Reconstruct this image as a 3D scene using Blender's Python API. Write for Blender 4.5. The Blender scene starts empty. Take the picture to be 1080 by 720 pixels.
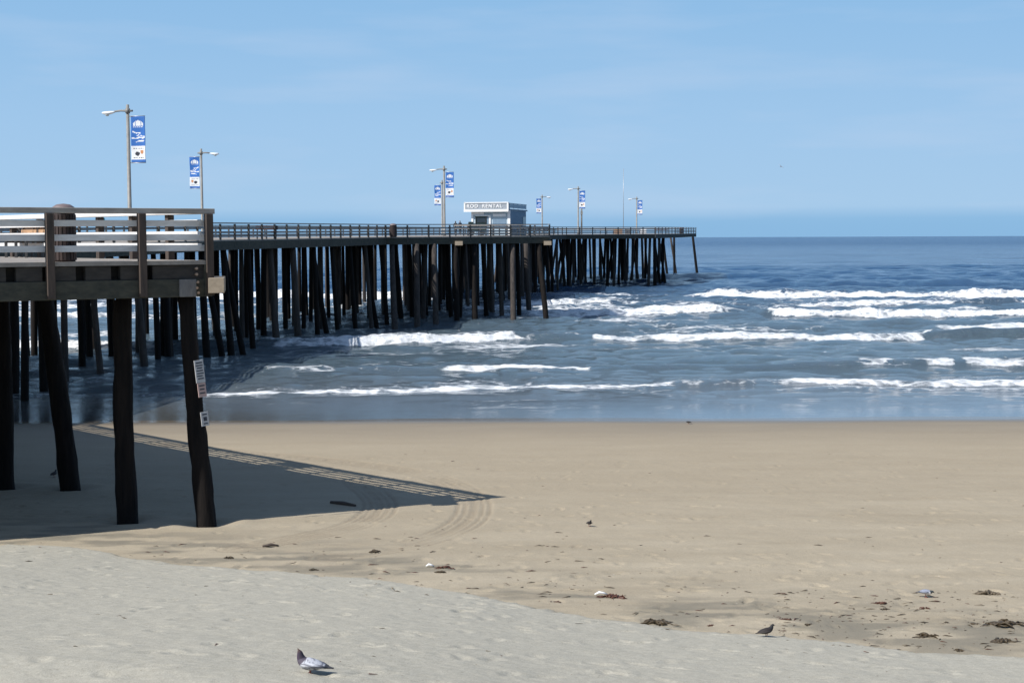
import bpy, bmesh, math, random
import numpy as np
from mathutils import Vector, Matrix, Quaternion

random.seed(7)
RNG = np.random.default_rng(11)
SC = bpy.context.scene
COL = SC.collection
PI = math.pi

# ------------------------------------------------------------------ camera
EYE = 6.7
FPX = 1600.0
PITCH = math.atan(109.1 / FPX)
ROLL = 0.0041
F_ = np.array([0, math.cos(PITCH), -math.sin(PITCH)])
U0 = np.array([0, math.sin(PITCH), math.cos(PITCH)])
R0 = np.array([1.0, 0, 0])
R_ = R0 * math.cos(ROLL) - U0 * math.sin(ROLL)
U_ = U0 * math.cos(ROLL) + R0 * math.sin(ROLL)

cd = bpy.data.cameras.new('camera')
cam = bpy.data.objects.new('camera', cd)
COL.objects.link(cam)
cam.matrix_world = Matrix(((R_[0], U_[0], -F_[0], 0), (R_[1], U_[1], -F_[1], 0), (R_[2], U_[2], -F_[2], EYE), (0, 0, 0, 1)))
cd.sensor_width = 36
cd.lens = 36 * FPX / 1080
cd.clip_start = 0.1
cd.clip_end = 90000
SC.camera = cam


def ray(px, py):
    return F_ * FPX + R_ * (px - 540) - U_ * (py - 360)


def at_z(px, py, z=0.0):
    d = ray(px, py)
    t = (z - EYE) / d[2]
    return np.array([d[0] * t, d[1] * t, z])


def at_y(px, py, Y):
    d = ray(px, py)
    t = Y / d[1]
    return np.array([d[0] * t, Y, EYE + d[2] * t])


# ------------------------------------------------------------------ noise helpers (numpy)
def _hash(ix, iy, seed):
    n = (ix.astype(np.int64) * 374761393 + iy.astype(np.int64) * 668265263 + seed * 974634777) & 0x7fffffff
    n = ((n ^ (n >> 13)) * 1274126177) & 0x7fffffff
    n = n ^ (n >> 16)
    return (n & 0xffff) / 65535.0


def vnoise(x, y, seed=0):
    x = np.asarray(x, float); y = np.asarray(y, float)
    ix = np.floor(x); iy = np.floor(y)
    fx = x - ix; fy = y - iy
    fx = fx * fx * (3 - 2 * fx); fy = fy * fy * (3 - 2 * fy)
    a = _hash(ix, iy, seed); b = _hash(ix + 1, iy, seed)
    c = _hash(ix, iy + 1, seed); d = _hash(ix + 1, iy + 1, seed)
    return (a + (b - a) * fx) * (1 - fy) + (c + (d - c) * fx) * fy


def fbm(x, y, seed=0, oct=4):
    s = 0; a = 0.5; t = 0
    for k in range(oct):
        s = s + a * vnoise(x * 2 ** k, y * 2 ** k, seed + k * 17)
        t += a; a *= 0.5
    return s / t


def sstep(x, a, b):
    t = np.clip((x - a) / (b - a), 0, 1)
    return t * t * (3 - 2 * t)


# ------------------------------------------------------------------ materials
def new_mat(name):
    m = bpy.data.materials.new(name)
    m.use_nodes = True
    nt = m.node_tree
    b = nt.nodes['Principled BSDF']
    return m, nt, b


def nn(nt, typ, **kw):
    n = nt.nodes.new(typ)
    for k, v in kw.items():
        if k.startswith('i_'):
            key = k[2:].replace('_', ' ')
            n.inputs[key].default_value = v
        else:
            setattr(n, k, v)
    return n


def ramp(nt, src, stops):
    r = nt.nodes.new('ShaderNodeValToRGB')
    el = r.color_ramp.elements
    while len(el) < len(stops):
        el.new(0.5)
    for e, (p, c) in zip(el, stops):
        e.position = p
        e.color = (c[0], c[1], c[2], 1)
    nt.links.new(src, r.inputs['Fac'])
    return r


def mixc(nt, fac, a, b, blend='MIX'):
    m = nt.nodes.new('ShaderNodeMix')
    m.data_type = 'RGBA'
    m.blend_type = blend
    L = nt.links.new
    for s, v in ((0, fac), (6, a), (7, b)):
        if isinstance(v, (int, float)):
            m.inputs[s].default_value = v
        elif isinstance(v, tuple):
            m.inputs[s].default_value = (v[0], v[1], v[2], 1)
        else:
            L(v, m.inputs[s])
    return m.outputs[2]


def mathn(nt, op, a, b=None, clamp=False):
    m = nt.nodes.new('ShaderNodeMath')
    m.operation = op
    m.use_clamp = clamp
    for i, v in enumerate((a, b)):
        if v is None:
            continue
        if isinstance(v, (int, float)):
            m.inputs[i].default_value = v
        else:
            nt.links.new(v, m.inputs[i])
    return m.outputs[0]


def pos_scaled(nt, sc):
    g = nt.nodes.new('ShaderNodeNewGeometry')
    mp = nt.nodes.new('ShaderNodeMapping')
    mp.inputs['Scale'].default_value = sc
    nt.links.new(g.outputs['Position'], mp.inputs['Vector'])
    return mp.outputs['Vector']


def noise(nt, vec, scale, detail=4, rough=0.55):
    n = nt.nodes.new('ShaderNodeTexNoise')
    n.inputs['Scale'].default_value = scale
    n.inputs['Detail'].default_value = detail
    n.inputs['Roughness'].default_value = rough
    nt.links.new(vec, n.inputs['Vector'])
    return n.outputs['Fac']


def bump(nt, b, h, strength, dist, prev=None):
    n = nt.nodes.new('ShaderNodeBump')
    n.inputs['Strength'].default_value = strength
    n.inputs['Distance'].default_value = dist
    nt.links.new(h, n.inputs['Height'])
    if prev is not None:
        nt.links.new(prev, n.inputs['Normal'])
    nt.links.new(n.outputs['Normal'], b.inputs['Normal'])
    return n.outputs['Normal']


def weathered(name, dark, light, sc=(6, 6, 1.2), scale=1.0, rough=0.85, bstr=0.4, bdist=0.01, lo=0.3, hi=0.7):
    """Two-tone mottled surface with grain; sc stretches the grain."""
    m, nt, b = new_mat(name)
    v = pos_scaled(nt, sc)
    n1 = noise(nt, v, scale, 6, 0.65)
    r = ramp(nt, n1, [(lo, dark), (hi, light)])
    v2 = pos_scaled(nt, (1, 1, 1))
    n2 = noise(nt, v2, 0.9, 3)
    col = mixc(nt, mathn(nt, 'MULTIPLY', n2, 0.6), r.outputs['Color'], tuple(0.55 * c for c in dark))
    nt.links.new(col, b.inputs['Base Color'])
    b.inputs['Roughness'].default_value = rough
    bump(nt, b, n1, bstr, bdist)
    return m


def plain(name, c, rough=0.6, metal=0.0, var=0.15, scale=3.0):
    m, nt, b = new_mat(name)
    v = pos_scaled(nt, (1, 1, 1))
    n1 = noise(nt, v, scale, 5, 0.6)
    r = ramp(nt, n1, [(0.3, tuple(x * (1 - var) for x in c)), (0.7, tuple(min(1, x * (1 + var)) for x in c))])
    nt.links.new(r.outputs['Color'], b.inputs['Base Color'])
    b.inputs['Roughness'].default_value = rough
    b.inputs['Metallic'].default_value = metal
    return m


M = {}
M['pile'] = weathered('creosoted_timber', (0.004, 0.0035, 0.0035), (0.026, 0.019, 0.015), (5, 5, 0.6), 1.3, 0.85, 1.0, 0.04, 0.35, 0.8)
M['pile'].node_tree.nodes['Principled BSDF'].inputs['Specular IOR Level'].default_value = 0.2
M['pile_grey'] = weathered('sunlit_grey_pile_timber', (0.020, 0.017, 0.015), (0.115, 0.092, 0.078), (5, 5, 0.6), 1.3, 0.9, 0.9, 0.04, 0.3, 0.8)  # weathered grey, lightened to put sunlit strips into the colour of some piles
M['pile_wet'] = weathered('tide_stained_timber', (0.010, 0.010, 0.009), (0.05, 0.05, 0.035), (5, 5, 3), 1.5, 0.6, 0.8, 0.04)
M['beam'] = weathered('mossy_dark_timber', (0.026, 0.029, 0.023), (0.085, 0.080, 0.056), (2.5, 2.5, 6), 1.4, 0.85, 0.5, 0.01)
M['block'] = weathered('dark_blocking_timber', (0.02, 0.018, 0.016), (0.065, 0.055, 0.045), (2, 2, 7), 1.4, 0.85)
M['endgrain'] = weathered('tan_end_grain', (0.30, 0.24, 0.17), (0.46, 0.37, 0.27), (4, 4, 6), 2, 0.85)  # tan, much lighter than the beams
M['greyend'] = weathered('grey_weathered_timber', (0.12, 0.12, 0.12), (0.24, 0.23, 0.22), (5, 5, 2), 2, 0.85)
M['deck'] = weathered('sun_bleached_planks', (0.24, 0.21, 0.18), (0.38, 0.34, 0.29), (6, 0.7, 6), 1.2, 0.85)
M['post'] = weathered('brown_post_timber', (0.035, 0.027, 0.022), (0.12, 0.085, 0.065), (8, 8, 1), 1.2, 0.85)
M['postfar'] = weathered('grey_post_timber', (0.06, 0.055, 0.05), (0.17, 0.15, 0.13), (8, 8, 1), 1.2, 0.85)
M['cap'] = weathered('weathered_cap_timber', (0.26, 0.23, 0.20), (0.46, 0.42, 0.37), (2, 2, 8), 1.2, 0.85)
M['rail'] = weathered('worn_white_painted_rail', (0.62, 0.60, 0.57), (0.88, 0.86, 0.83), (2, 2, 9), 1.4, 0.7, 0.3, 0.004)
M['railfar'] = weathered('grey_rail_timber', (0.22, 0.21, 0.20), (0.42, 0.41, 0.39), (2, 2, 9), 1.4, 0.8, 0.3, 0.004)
M['pole'] = plain('dull_lamp_pole_paint', (0.22, 0.21, 0.19), 0.55, 0.0, 0.2)
M['metal'] = plain('galvanised_steel', (0.42, 0.43, 0.44), 0.42, 0.6, 0.15)
M['lamphead'] = plain('pale_lamp_casing', (0.72, 0.74, 0.75), 0.4, 0.0, 0.06)
M['lens'] = plain('frosted_lamp_lens', (0.62, 0.64, 0.62), 0.2, 0.0, 0.05)
M['blue'] = plain('blue_banner_cloth', (0.028, 0.135, 0.42), 0.75, 0.0, 0.12)
M['white'] = plain('white_paint', (0.78, 0.78, 0.77), 0.6, 0.0, 0.06)
M['offwhite'] = plain('white_print', (0.74, 0.75, 0.75), 0.7, 0.0, 0.06)
M['orange'] = plain('orange_print', (0.55, 0.24, 0.10), 0.7)
M['ink'] = plain('dark_print', (0.03, 0.035, 0.05), 0.7)
M['wallblue'] = plain('pale_blue_clapboard', (0.36, 0.46, 0.52), 0.75, 0.0, 0.08)
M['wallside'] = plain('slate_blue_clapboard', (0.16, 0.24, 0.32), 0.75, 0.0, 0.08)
M['signgrey'] = plain('grey_sign_board', (0.30, 0.33, 0.36), 0.7, 0.0, 0.08)
M['dark'] = plain('dark_opening', (0.02, 0.024, 0.03), 0.5)
M['glass'] = plain('dark_window_glass', (0.03, 0.04, 0.05), 0.08)
M['cart'] = plain('dark_green_cart_paint', (0.018, 0.035, 0.03), 0.4)
M['tyre'] = plain('black_rubber', (0.02, 0.02, 0.02), 0.8)
M['barrel'] = weathered('dark_red_brown_slats', (0.022, 0.014, 0.012), (0.075, 0.045, 0.04), (9, 9, 1), 1.5, 0.7)
M['lid'] = plain('brown_grey_lid', (0.17, 0.13, 0.125), 0.55)
M['bench'] = weathered('orange_tan_bench_wood', (0.36, 0.21, 0.11), (0.52, 0.32, 0.18), (3, 3, 8), 1.4, 0.7)
M['redwood'] = weathered('red_brown_bench_wood', (0.07, 0.03, 0.025), (0.14, 0.06, 0.05), (3, 3, 8), 1.4, 0.7)
M['iron'] = plain('dark_iron', (0.035, 0.033, 0.032), 0.6)
M['kelp_red'] = weathered('dried_red_brown_kelp', (0.045, 0.014, 0.007), (0.16, 0.062, 0.03), (30, 30, 30), 1, 0.55, 0.6, 0.004)
M['kelp_dark'] = weathered('dried_dark_kelp', (0.030, 0.022, 0.011), (0.12, 0.082, 0.040), (30, 30, 30), 1, 0.6, 0.6, 0.004)
M['kelp_grey'] = weathered('sandy_old_kelp', (0.11, 0.085, 0.055), (0.21, 0.165, 0.11), (30, 30, 30), 1, 0.8, 0.6, 0.004)
M['driftwood'] = weathered('dark_driftwood', (0.04, 0.03, 0.024), (0.12, 0.09, 0.07), (20, 20, 20), 1, 0.8)
M['skin'] = plain('skin', (0.42, 0.26, 0.19), 0.6, 0, 0.05)
M['teal'] = plain('teal_cloth', (0.03, 0.30, 0.36), 0.85)
M['navy'] = plain('navy_cloth', (0.025, 0.03, 0.05), 0.85)
M['charcoal'] = plain('charcoal_cloth', (0.035, 0.033, 0.032), 0.85)
M['hair'] = plain('dark_hair', (0.03, 0.02, 0.015), 0.6)
M['leg'] = plain('pinkish_bird_leg', (0.30, 0.10, 0.08), 0.6)
M['rust'] = plain('rusty_bolt', (0.35, 0.25, 0.18), 0.7)


def attr_mat(name, rough=0.75):
    m, nt, b = new_mat(name)
    a = nt.nodes.new('ShaderNodeAttribute')
    a.attribute_name = 'Col'
    v = pos_scaled(nt, (1, 1, 1))
    n1 = noise(nt, v, 90, 3)
    c = mixc(nt, 0.35, a.outputs['Color'], ramp(nt, n1, [(0.35, (0.35, 0.35, 0.35)), (0.65, (1, 1, 1))]).outputs['Color'], 'MULTIPLY')
    nt.links.new(c, b.inputs['Base Color'])
    b.inputs['Roughness'].default_value = rough
    return m


M['feather'] = attr_mat('feathers')


# ------------------------------------------------------------------ mesh builder
class MB:
    def __init__(self):
        self.v = []; self.f = []; self.mi = []; self.sm = []

    def add(self, vs, fs, mi=0, smooth=False):
        o = len(self.v)
        self.v += [tuple(map(float, p)) for p in vs]
        self.f += [tuple(i + o for i in f) for f in fs]
        self.mi += [mi] * len(fs)
        self.sm += [smooth] * len(fs)
        return self

    def box(self, c, s, ax=None, mi=0):
        """box with centre c, full size s, axes ax (3 unit vectors)."""
        c = np.array(c, float)
        if ax is None:
            ax = np.eye(3)
        ax = np.array(ax, float)
        h = np.array(s, float) / 2
        vs = []
        for dx in (-1, 1):
            for dy in (-1, 1):
                for dz in (-1, 1):
                    vs.append(c + ax[0] * h[0] * dx + ax[1] * h[1] * dy + ax[2] * h[2] * dz)
        fs = [(0, 1, 3, 2), (4, 6, 7, 5), (0, 4, 5, 1), (2, 3, 7, 6), (0, 2, 6, 4), (1, 5, 7, 3)]
        return self.add(vs, fs, mi)

    def bar(self, p0, p1, w, h, mi=0):
        """rectangular bar between two points; h is (near) vertical, w horizontal."""
        p0 = np.array(p0, float); p1 = np.array(p1, float)
        d = p1 - p0
        L = np.linalg.norm(d)
        x = d / L
        up = np.array([0, 0, 1.0])
        if abs(x[2]) > 0.95:
            up = np.array([0, 1.0, 0])
        y = np.cross(up, x); y /= np.linalg.norm(y)
        z = np.cross(x, y)
        return self.box((p0 + p1) / 2, (L, w, h), (x, y, z), mi)

    def tube(self, pts, rad, seg=10, mi=0, caps=True, smooth=True):
        pts = [np.array(p, float) for p in pts]
        if not hasattr(rad, '__len__'):
            rad = [rad] * len(pts)
        vs = []; fs = []
        n = len(pts)
        ref = None
        for i in range(n):
            t = pts[min(i + 1, n - 1)] - pts[max(i - 1, 0)]
            t = t / (np.linalg.norm(t) + 1e-9)
            if ref is None:
                ref = np.array([1.0, 0, 0]) if abs(t[0]) < 0.8 else np.array([0, 1.0, 0])
            a = ref - t * np.dot(ref, t); a /= (np.linalg.norm(a) + 1e-9)
            ref = a
            b = np.cross(t, a)
            r = rad[i]
            ra, rb = (r if hasattr(r, '__len__') else (r, r))
            for k in range(seg):
                w = 2 * PI * k / seg
                vs.append(pts[i] + a * math.cos(w) * ra + b * math.sin(w) * rb)
        for i in range(n - 1):
            for k in range(seg):
                k2 = (k + 1) % seg
                fs.append((i * seg + k, i * seg + k2, (i + 1) * seg + k2, (i + 1) * seg + k))
        self.add(vs, fs, mi, smooth)
        if caps:
            o = len(self.v) - len(vs)
            self.f += [tuple(o + k for k in range(seg))[::-1], tuple(o + (n - 1) * seg + k for k in range(seg))]
            self.mi += [mi, mi]; self.sm += [False, False]
        return self

    def lathe(self, c, prof, seg=24, mi=0):
        """profile of (r, z) turned about the vertical through c."""
        c = np.array(c, float)
        pts = [c + np.array([0, 0, z]) for r, z in prof]
        return self.tube(pts, [max(r, 1e-4) for r, z in prof], seg, mi)

    def build(self, name, mat, parent=None, origin=None, bevel=0.0):
        me = bpy.data.meshes.new(name)
        org = np.zeros(3)
        if origin is not None:
            org = np.array(origin, float)
        elif parent is not None:
            p = parent
            while p is not None:
                org = org + np.array(p.location)
                p = p.parent
        vs = [tuple(np.array(v) - org) for v in self.v]
        me.from_pydata(vs, [], self.f)
        mats = mat if isinstance(mat, (list, tuple)) else [mat]
        for m_ in mats:
            me.materials.append(m_)
        me.polygons.foreach_set('material_index', self.mi)
        me.polygons.foreach_set('use_smooth', self.sm)
        bm = bmesh.new(); bm.from_mesh(me)
        bmesh.ops.recalc_face_normals(bm, faces=bm.faces)
        bm.to_mesh(me); bm.free()
        me.update()
        o = bpy.data.objects.new(name, me)
        COL.objects.link(o)
        if parent is not None:
            o.parent = parent
        else:
            o.location = tuple(org)
        if bevel > 0:
            md = o.modifiers.new('bevel', 'BEVEL')
            md.width = bevel; md.segments = 2; md.limit_method = 'ANGLE'
        return o


def thing(name, label, cat, loc, group=None):
    o = bpy.data.objects.new(name, None)
    o.empty_display_size = 0.2
    COL.objects.link(o)
    o.location = tuple(map(float, loc))
    o['label'] = label; o['category'] = cat
    if group:
        o['group'] = group
    return o


def tag(o, label, cat, group=None):
    o['label'] = label; o['category'] = cat
    if group:
        o['group'] = group
    return o


def grid_object(name, mat, X, Y, Z, attrs=None):
    """(rows, cols) arrays into one smooth quad sheet."""
    R, C = X.shape
    me = bpy.data.meshes.new(name)
    co = np.stack([X, Y, Z], -1).reshape(-1, 3).astype(np.float32)
    idx = np.arange(R * C).reshape(R, C)
    q = np.stack([idx[:-1, :-1], idx[:-1, 1:], idx[1:, 1:], idx[1:, :-1]], -1).reshape(-1, 4)
    nf = len(q)
    me.vertices.add(R * C)
    me.vertices.foreach_set('co', co.ravel())
    me.loops.add(nf * 4)
    me.loops.foreach_set('vertex_index', q.ravel().astype(np.int32))
    me.polygons.add(nf)
    me.polygons.foreach_set('loop_start', np.arange(0, nf * 4, 4, dtype=np.int32))
    me.polygons.foreach_set('loop_total', np.full(nf, 4, dtype=np.int32))
    me.polygons.foreach_set('use_smooth', np.ones(nf, dtype=bool))
    me.materials.append(mat)
    for k, a in (attrs or {}).items():
        at = me.attributes.new(k, 'FLOAT', 'POINT')
        at.data.foreach_set('value', a.ravel().astype(np.float32))
    me.update(calc_edges=True)
    me.validate()
    o = bpy.data.objects.new(name, me)
    COL.objects.link(o)
    return o


# ------------------------------------------------------------------ terrain
_ZY = [-80, -20, 0, 10, 18, 25, 31.5, 40, 48, 56, 65, 80, 120, 200]
_ZZ = [5.0, 4.2, 2.9, 2.05, 1.5, 1.10, 0.78, 0.45, 0.20, 0.0, -0.28, -0.8, -2.0, -4]
_yy = np.linspace(-80, 200, 1401)
_zz = np.interp(_yy, _ZY, _ZZ)
_k = np.hanning(31); _k /= _k.sum()
_zp = np.convolve(np.pad(_zz, 15, mode='edge'), _k, mode='valid')


def z_base(Y):
    return np.interp(Y, _yy, _zp)


BPX = [(0, 578), (50, 576.5), (100, 582), (160, 594), (220, 600.5), (330, 608), (430, 618), (500, 630), (560, 643),
       (640, 657), (720, 666), (800, 672), (880, 680), (960, 690), (1080, 695)]


def hit(px, py, zf):
    d = ray(px, py)
    lo, hi = 3.0, 90.0
    f = lambda Y: EYE + d[2] * Y / d[1] - zf(d[0] * Y / d[1], Y)
    for _ in range(60):
        mid = (lo + hi) / 2
        if f(mid) > 0:
            lo = mid
        else:
            hi = mid
    Y = (lo + hi) / 2
    X = d[0] * Y / d[1]
    return np.array([X, Y, float(zf(X, Y))])


_b = [hit(px, py, lambda X, Y: z_base(Y)) for px, py in BPX]
BX = np.array([p[0] for p in _b]); BY = np.array([p[1] for p in _b])
o_ = np.argsort(BX); BX = BX[o_]; BY = BY[o_]
BX = np.concatenate([[-400, -40, -16], BX, [14, 40, 400]])
BY = np.concatenate([[34, 32, BY[0] + 2.2], BY, [BY[-1] - 4.0, 4, 0]])


def berm_s(X, Y):
    return (np.interp(X, BX, BY) - Y) * 0.78


def z_sand0(X, Y):
    s = berm_s(X, Y)
    return z_base(Y) + 0.05 * sstep(s, -0.05, 0.25) + 0.115 * np.clip(s, 0, 9)


def sand_at(px, py):
    return hit(px, py, lambda X, Y: z_sand0(np.array(X), np.array(Y)))


def track_line(pxs):
    p = np.array([sand_at(*q)[:2] for q in pxs])
    t = np.linspace(0, len(p) - 1, 160)
    i = np.arange(len(p))
    # smooth the corners of the polyline
    x = np.interp(t, i, p[:, 0]); y = np.interp(t, i, p[:, 1])
    k = np.hanning(41); k /= k.sum()
    x = np.convolve(np.pad(x, 20, mode='edge'), k, 'valid'); y = np.convolve(np.pad(y, 20, mode='edge'), k, 'valid')
    return np.stack([x, y], 1)


TRACKS = [track_line([(150, 466), (276, 478), (389, 489), (462, 501), (497, 520), (502, 535), (495, 550), (470, 563), (425, 578), (330, 590)]),
          track_line([(374, 506), (395, 522), (402, 532), (395, 545), (370, 556), (320, 566), (240, 580)])]


PILE_FEET = [sand_at(*q)[:2] for q in ((5, 514), (76, 515), (135, 549), (220, 552))]


def build_beach():
    xs = np.concatenate([[-900, -500, -250, -120, -70, -45, -32], np.arange(-26, -12, 0.16), np.arange(-12, 12, 0.055), np.arange(12, 22, 0.12), [23, 25, 28, 34, 45, 70, 120, 250, 500, 900]])
    ys = np.concatenate([[-400, -120, -60, -30, -15, -6, 0, 4, 7, 9], np.arange(10, 24, 0.045), np.arange(24, 36, 0.07), np.arange(36, 58, 0.12), np.arange(58, 90, 1.0), [95, 105, 120, 150, 200]])
    X, Y = np.meshgrid(xs, ys)
    s = berm_s(X, Y)
    sn = s + (fbm(X * 1.6, Y * 1.6, 3, 4) - 0.5) * 0.5 + (fbm(X * 7, Y * 7, 9, 2) - 0.5) * 0.15
    dry = sstep(sn + 0.5 * (fbm(X * 18, Y * 18, 13, 2) - 0.5), -0.12, 0.26)
    Z = z_base(Y) + 0.06 * sstep(sn, -0.06, 0.16) + 0.115 * np.clip(s, 0, 9)
    # trampled lumps on the dry upper sand, gentler ripples lower down
    lump = fbm(X * 2.3, Y * 2.3, 21, 4) - 0.5
    fine = fbm(X * 9, Y * 9, 31, 2) - 0.5
    Z += dry * (0.026 * lump + 0.016 * fine)
    Z += 0.022 * np.exp(-((Y - 55) / 7) ** 2) * (2 * fbm(X * 0.13, Y * 0.1, 51, 3) - 1)
    dn = 1 - sstep(Y, 40, 52)
    Z += (1 - dry) * dn * (0.024 * lump + 0.006 * fine)
    # footprints: scattered dimples
    rs = np.random.default_rng(5)
    dent = np.zeros_like(Z)
    for _ in range(900):
        if rs.random() < 0.55:
            x0 = rs.uniform(-10, 9); y0 = rs.uniform(11.5, 27)
        else:
            x0 = rs.uniform(-12, 14); y0 = rs.uniform(20, 44)
        i0, i1 = np.searchsorted(ys, (y0 - 0.4, y0 + 0.4)); j0, j1 = np.searchsorted(xs, (x0 - 0.4, x0 + 0.4))
        if i1 <= i0 or j1 <= j0:
            continue
        xx = X[i0:i1, j0:j1] - x0; yy = Y[i0:i1, j0:j1] - y0
        a = rs.uniform(0, PI)
        u = xx * math.cos(a) + yy * math.sin(a); w = -xx * math.sin(a) + yy * math.cos(a)
        r2 = (u / 0.15) ** 2 + (w / 0.07) ** 2
        dent[i0:i1, j0:j1] += -0.019 * np.exp(-r2) + 0.009 * np.exp(-(np.sqrt(r2) - 1.6) ** 2 / 0.2)
    Z += dent * 1.15
    # drift line of stained sand below the berm
    stain = (1 - dry) * np.exp(-((s + 1.2) / 1.7) ** 2) * sstep(fbm(X * 0.9, Y * 2.4, 61, 4), 0.40, 0.68)
    # tyre tracks
    tr = np.zeros_like(Z)
    for T in TRACKS:
        sel = (X > T[:, 0].min() - 2) & (X < T[:, 0].max() + 2) & (Y > T[:, 1].min() - 2) & (Y < T[:, 1].max() + 2)
        xv = X[sel]; yv = Y[sel]
        best = np.full(len(xv), 9.0)
        for k in range(0, len(T)):
            best = np.minimum(best, np.hypot(xv - T[k, 0], yv - T[k, 1]))
        g = sum(np.exp(-((best - q_) / 0.04) ** 2) for q_ in (0.06, 0.20, 0.36)) * sstep(fbm(xv * 0.9, yv * 0.9, 77, 4), 0.12, 0.52)
        tr[sel] = np.maximum(tr[sel], g)
    Z -= 0.028 * tr * (1 - dry)
    for (qx, qy) in PILE_FEET:
        r_ = np.hypot(X - qx, (Y - qy))
        Z += -0.09 * np.exp(-(r_ / 0.42) ** 2) + 0.025 * np.exp(-((r_ - 0.75) / 0.25) ** 2)
    wet = sstep(Y + 3.0 * (fbm(X * 0.05 + 5, Y * 0.2, 41, 3) - 0.5) + 1.6 * (fbm(X * 0.4, Y * 0.7, 42, 3) - 0.5), 45.5, 55.0)
    film = sstep(Y + 1.2 * (fbm(X * 0.12, Y * 0.3, 43, 3) - 0.5), 53.6, 55.6)
    damp = sstep(Y + 10 * (fbm(X * 0.06, Y * 0.1, 44, 3) - 0.5), 24, 42)

    m, nt, b = new_mat('beach_sand')
    L = nt.links.new

    def at(n):
        a = nt.nodes.new('ShaderNodeAttribute'); a.attribute_name = n
        return a.outputs['Fac']
    v = pos_scaled(nt, (1, 1, 1))
    vs = pos_scaled(nt, (0.35, 1, 1))
    n_big = noise(nt, vs, 0.8, 7, 0.66)
    n_mid = noise(nt, v, 11.0, 7, 0.72)
    n_fine = noise(nt, v, 70, 4, 0.7)
    n_grain = noise(nt, v, 150, 2, 0.6)
    tan = ramp(nt, n_big, [(0.3, (0.345, 0.288, 0.202)), (0.7, (0.440, 0.375, 0.272))]).outputs['Color']
    tan = mixc(nt, mathn(nt, 'MULTIPLY', at('damp'), 0.55), tan, (0.345, 0.282, 0.194))
    grey = ramp(nt, n_mid, [(0.32, (0.385, 0.356, 0.284)), (0.68, (0.480, 0.450, 0.368))]).outputs['Color']
    base = mixc(nt, at('dry'), tan, grey)
    sp = ramp(nt, n_fine, [(0.28, (0.42, 0.42, 0.42)), (0.46, (0.96, 0.96, 0.96)), (0.70, (1.16, 1.16, 1.16))]).outputs['Color']
    base = mixc(nt, 0.75, base, sp, 'MULTIPLY')
    gr = ramp(nt, n_grain, [(0.33, (0.60, 0.60, 0.60)), (0.66, (1.18, 1.18, 1.18))]).outputs['Color']
    base = mixc(nt, 0.6, base, gr, 'MULTIPLY')
    base = mixc(nt, mathn(nt, 'MULTIPLY', at('stain'), 0.75), base, (0.165, 0.150, 0.115))
    base = mixc(nt, mathn(nt, 'MULTIPLY', at('track'), 0.40), base, (0.20, 0.155, 0.105))
    # dark flecks of weed and shell grit
    vo = nt.nodes.new('ShaderNodeTexVoronoi'); vo.inputs['Scale'].default_value = 5.5
    L(pos_scaled(nt, (0.55, 1.2, 1)), vo.inputs['Vector'])
    fl = ramp(nt, vo.outputs['Distance'], [(0.035, (1, 1, 1)), (0.075, (0, 0, 0))]).outputs['Color']
    msk = ramp(nt, noise(nt, v, 0.45, 3), [(0.46, (0, 0, 0)), (0.62, (1, 1, 1))]).outputs['Color']
    base = mixc(nt, mathn(nt, 'MULTIPLY', mathn(nt, 'MULTIPLY', fl, msk), 0.75), base, (0.075, 0.055, 0.035))
    vo2 = nt.nodes.new('ShaderNodeTexVoronoi'); vo2.inputs['Scale'].default_value = 9.0
    L(pos_scaled(nt, (0.7, 1.0, 1)), vo2.inputs['Vector'])
    fl2 = ramp(nt, vo2.outputs['Distance'], [(0.05, (1, 1, 1)), (0.09, (0, 0, 0))]).outputs['Color']
    pick = ramp(nt, vo2.outputs['Color'], [(0.62, (0, 0, 0)), (0.66, (1, 1, 1))]).outputs['Color']
    base = mixc(nt, mathn(nt, 'MULTIPLY', mathn(nt, 'MULTIPLY', fl2, pick), 0.6), base, (0.10, 0.075, 0.05))
    pick2 = ramp(nt, vo2.outputs['Color'], [(0.30, (1, 1, 1)), (0.34, (0, 0, 0))]).outputs['Color']
    base = mixc(nt, mathn(nt, 'MULTIPLY', mathn(nt, 'MULTIPLY', fl2, pick2), 0.5), base, (0.62, 0.58, 0.50))
    wetc = mixc(nt, 0.5, base, (0.150, 0.118, 0.082))
    base = mixc(nt, at('wet'), base, wetc)
    base = mixc(nt, mathn(nt, 'MULTIPLY', at('film'), 0.7), base, (0.10, 0.082, 0.060))
    L(base, b.inputs['Base Color'])
    r = mathn(nt, 'SUBTRACT', 0.92, mathn(nt, 'MULTIPLY', at('wet'), 0.32))
    r = mathn(nt, 'SUBTRACT', r, mathn(nt, 'MULTIPLY', at('film'), 0.42))
    L(r, b.inputs['Roughness'])
    b.inputs['Specular IOR Level'].default_value = 0.25
    h = mathn(nt, 'ADD', mathn(nt, 'MULTIPLY', n_mid, 0.6), mathn(nt, 'MULTIPLY', n_fine, 0.25))
    h = mathn(nt, 'MULTIPLY', h, mathn(nt, 'SUBTRACT', 1.0, mathn(nt, 'MULTIPLY', at('wet'), 0.9)))
    bump(nt, b, h, 0.65, 0.03)
    o = grid_object('beach', m, X, Y, Z, {'dry': dry, 'wet': wet, 'film': film, 'damp': damp, 'stain': np.clip(stain, 0, 1), 'track': np.clip(tr, 0, 1)})
    o['kind'] = 'structure'
    return o


build_beach()


# ------------------------------------------------------------------ sea
def crest(pts):
    P = np.array([at_z(px, py, 0.0)[:2] for px, py in pts])
    a = P[:, 0] / P[:, 1]
    k = np.argsort(a)
    return a[k], P[k, 1]


def tan_of(pxs):
    return np.array([(p - 540) / FPX / math.cos(PITCH) for p in pxs])


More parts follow.
